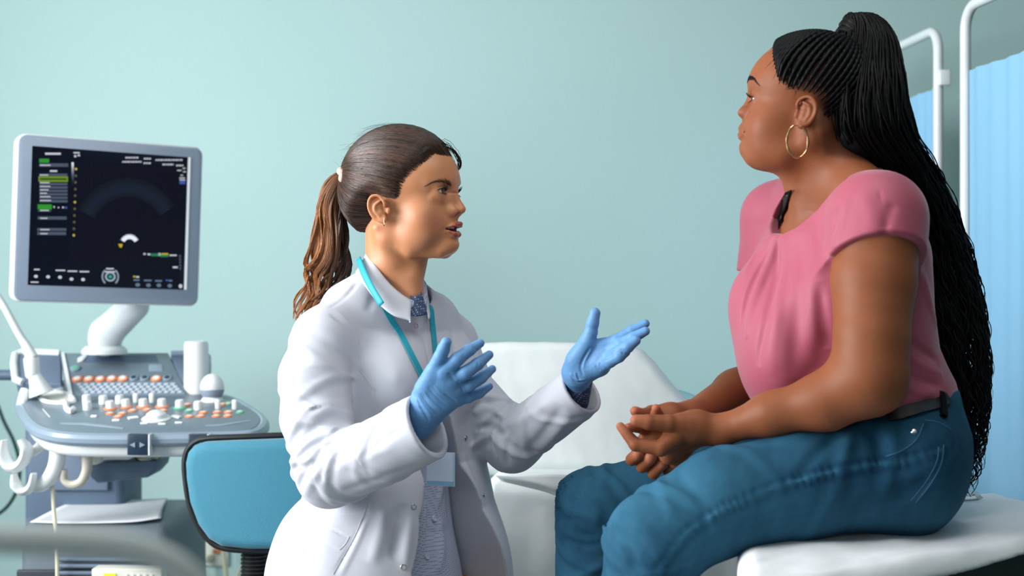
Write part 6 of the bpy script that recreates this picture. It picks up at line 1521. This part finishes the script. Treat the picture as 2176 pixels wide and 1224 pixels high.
# things standing on the machine
pap = empty('paper_sheets', W(210, 1100, 3.4), 'white sheets of paper lying on the lower shelf of the ultrasound machine', 'paper')
pz = z_c - .0005
def shp(G): return G
patch([[(lx0 + .02, 3.26, pz + .003), (lx0 + .12, 3.245, pz + .003), (lx1 - .09, 3.25, pz + .006), (lx1 - .025, 3.27, pz + .012)], [(lx0 + .015, 3.42, pz + .003), (lx0 + .13, 3.42, pz + .004), (lx1 - .10, 3.42, pz + .006), (lx1 - .06, 3.43, pz + .010)], [(lx0 + .02, 3.60, pz + .003), (lx0 + .14, 3.60, pz + .003), (lx1 - .12, 3.6, pz + .006), (lx1 - .09, 3.60, pz + .008)]], 6, 6, .002, 'top_sheet', m_paper, pap)
g0 = Mp(940, 345); gel = empty('probe_tube', g0, 'tall white tube standing on the back right of the console', 'tube')
gz = W(417, 724, g0[1])[2]; gb = W(417, 836, g0[1])[2]
MB().lathe((W(417, 0, g0[1])[0], g0[1], gb - .01), [(.001, 0), (.030, 0), (.031, .004), (.030, .02), (.0295, gz - gb), (.027, gz - gb + .008), (.020, gz - gb + .010), (.017, gz - gb + .006), (.001, gz - gb - .004)], n=32).build('tube_body', m_wht, gel)
MB().lathe((W(417, 0, g0[1])[0], g0[1], gb - .014), [(.001, 0), (.034, 0), (.035, .010), (.031, .013)], n=32).build('tube_base', m_wcr, gel)
e0 = Mp(1010, 385); eg = empty('convex_probe', e0, 'round white probe with grey band resting at the right end of the console', 'probe')
ex_ = W(451, 0, e0[1])[0]; zt, zb = W(0, 794, e0[1])[2], W(0, 856, e0[1])[2]
MB().lathe((ex_, e0[1], zb - .004), [(.001, 0), (.030, 0), (.026, .012), (.018, .022), (.022, .030)], n=28).build('probe_stand', m_wht, eg)
rr_ = .0285; cz = zt - .034; prof = [(max(.0005, rr_ * math.sin(math.radians(a))), cz - .034 * math.cos(math.radians(a))) for a in range(70, 181, 10)]
MB().lathe((ex_, e0[1], 0), prof, n=32).build('probe_head', m_wht, eg)
prof = [(max(.0005, (rr_ + .0006) * math.sin(math.radians(a))), cz - .034 * math.cos(math.radians(a))) for a in (25, 35, 45, 55, 65, 75, 84)]
MB().lathe((ex_, e0[1], 0), prof, n=32).build('probe_band', mat('probe_grey', '8a98aa', .4), eg)

# ------------------------------------------------------------------ wall sockets and loose cables behind the chair
so = empty('wall_socket', W(452, 1180, 4.28), 'small cream wall socket low on the wall, partly behind the blue chair', 'socket')
sz = W(452, 1180, 4.28)
MB().box((sz[0], 4.294, sz[2]), (.09, .012, .07), bev=.004).build('cover_plate', mat('socket_cream', 'd8dcd0', .5), so)
MB().box((sz[0] + .015, 4.284, sz[2] + .012), (.03, .012, .012), bev=.003).build('orange_switch', mat('socket_orange', 'c8784c', .5), so)
MB().box((sz[0] - .015, 4.282, sz[2] - .008), (.03, .02, .02), bev=.005).build('plug', mat('plug_cream', 'd8d4bc', .5), so)
m_cab = mat('cream_lead', 'd6d6bc', .5)
for i, (lab, pts, rad) in enumerate((('cream cable hanging from the wall socket, nearest the machine', [(430, 1150), (424, 1180), (428, 1240), (430, 1400)], .006),
                     ('cream cable below the blue chair back, straight beside the bellows', [(474, 1172), (478, 1200), (482, 1250), (484, 1400)], .007),
                     ('thin cream cable curving up to the bellows of the chair', [(500, 1245), (508, 1215), (520, 1196), (545, 1185)], .005))):
    o = MB().tube(cat([W(x, y, 4.24) for (x, y) in pts], 6), rad, 10).build('cable', m_cab); tag(o, lab, 'cable', 'loose cream cables by the wall socket')
o = MB().tube(cat([W(x, y, 3.95) for (x, y) in ((-40, 800), (-10, 850), (8, 895), (30, 940), (42, 990), (36, 1040), (14, 1078), (-20, 1100), (-60, 1110))], 6), .0052, 10).build('cable', mat('dark_green_cable', '16403c', .5))
tag(o, 'dark cable looping along the wall at the left edge', 'cable')
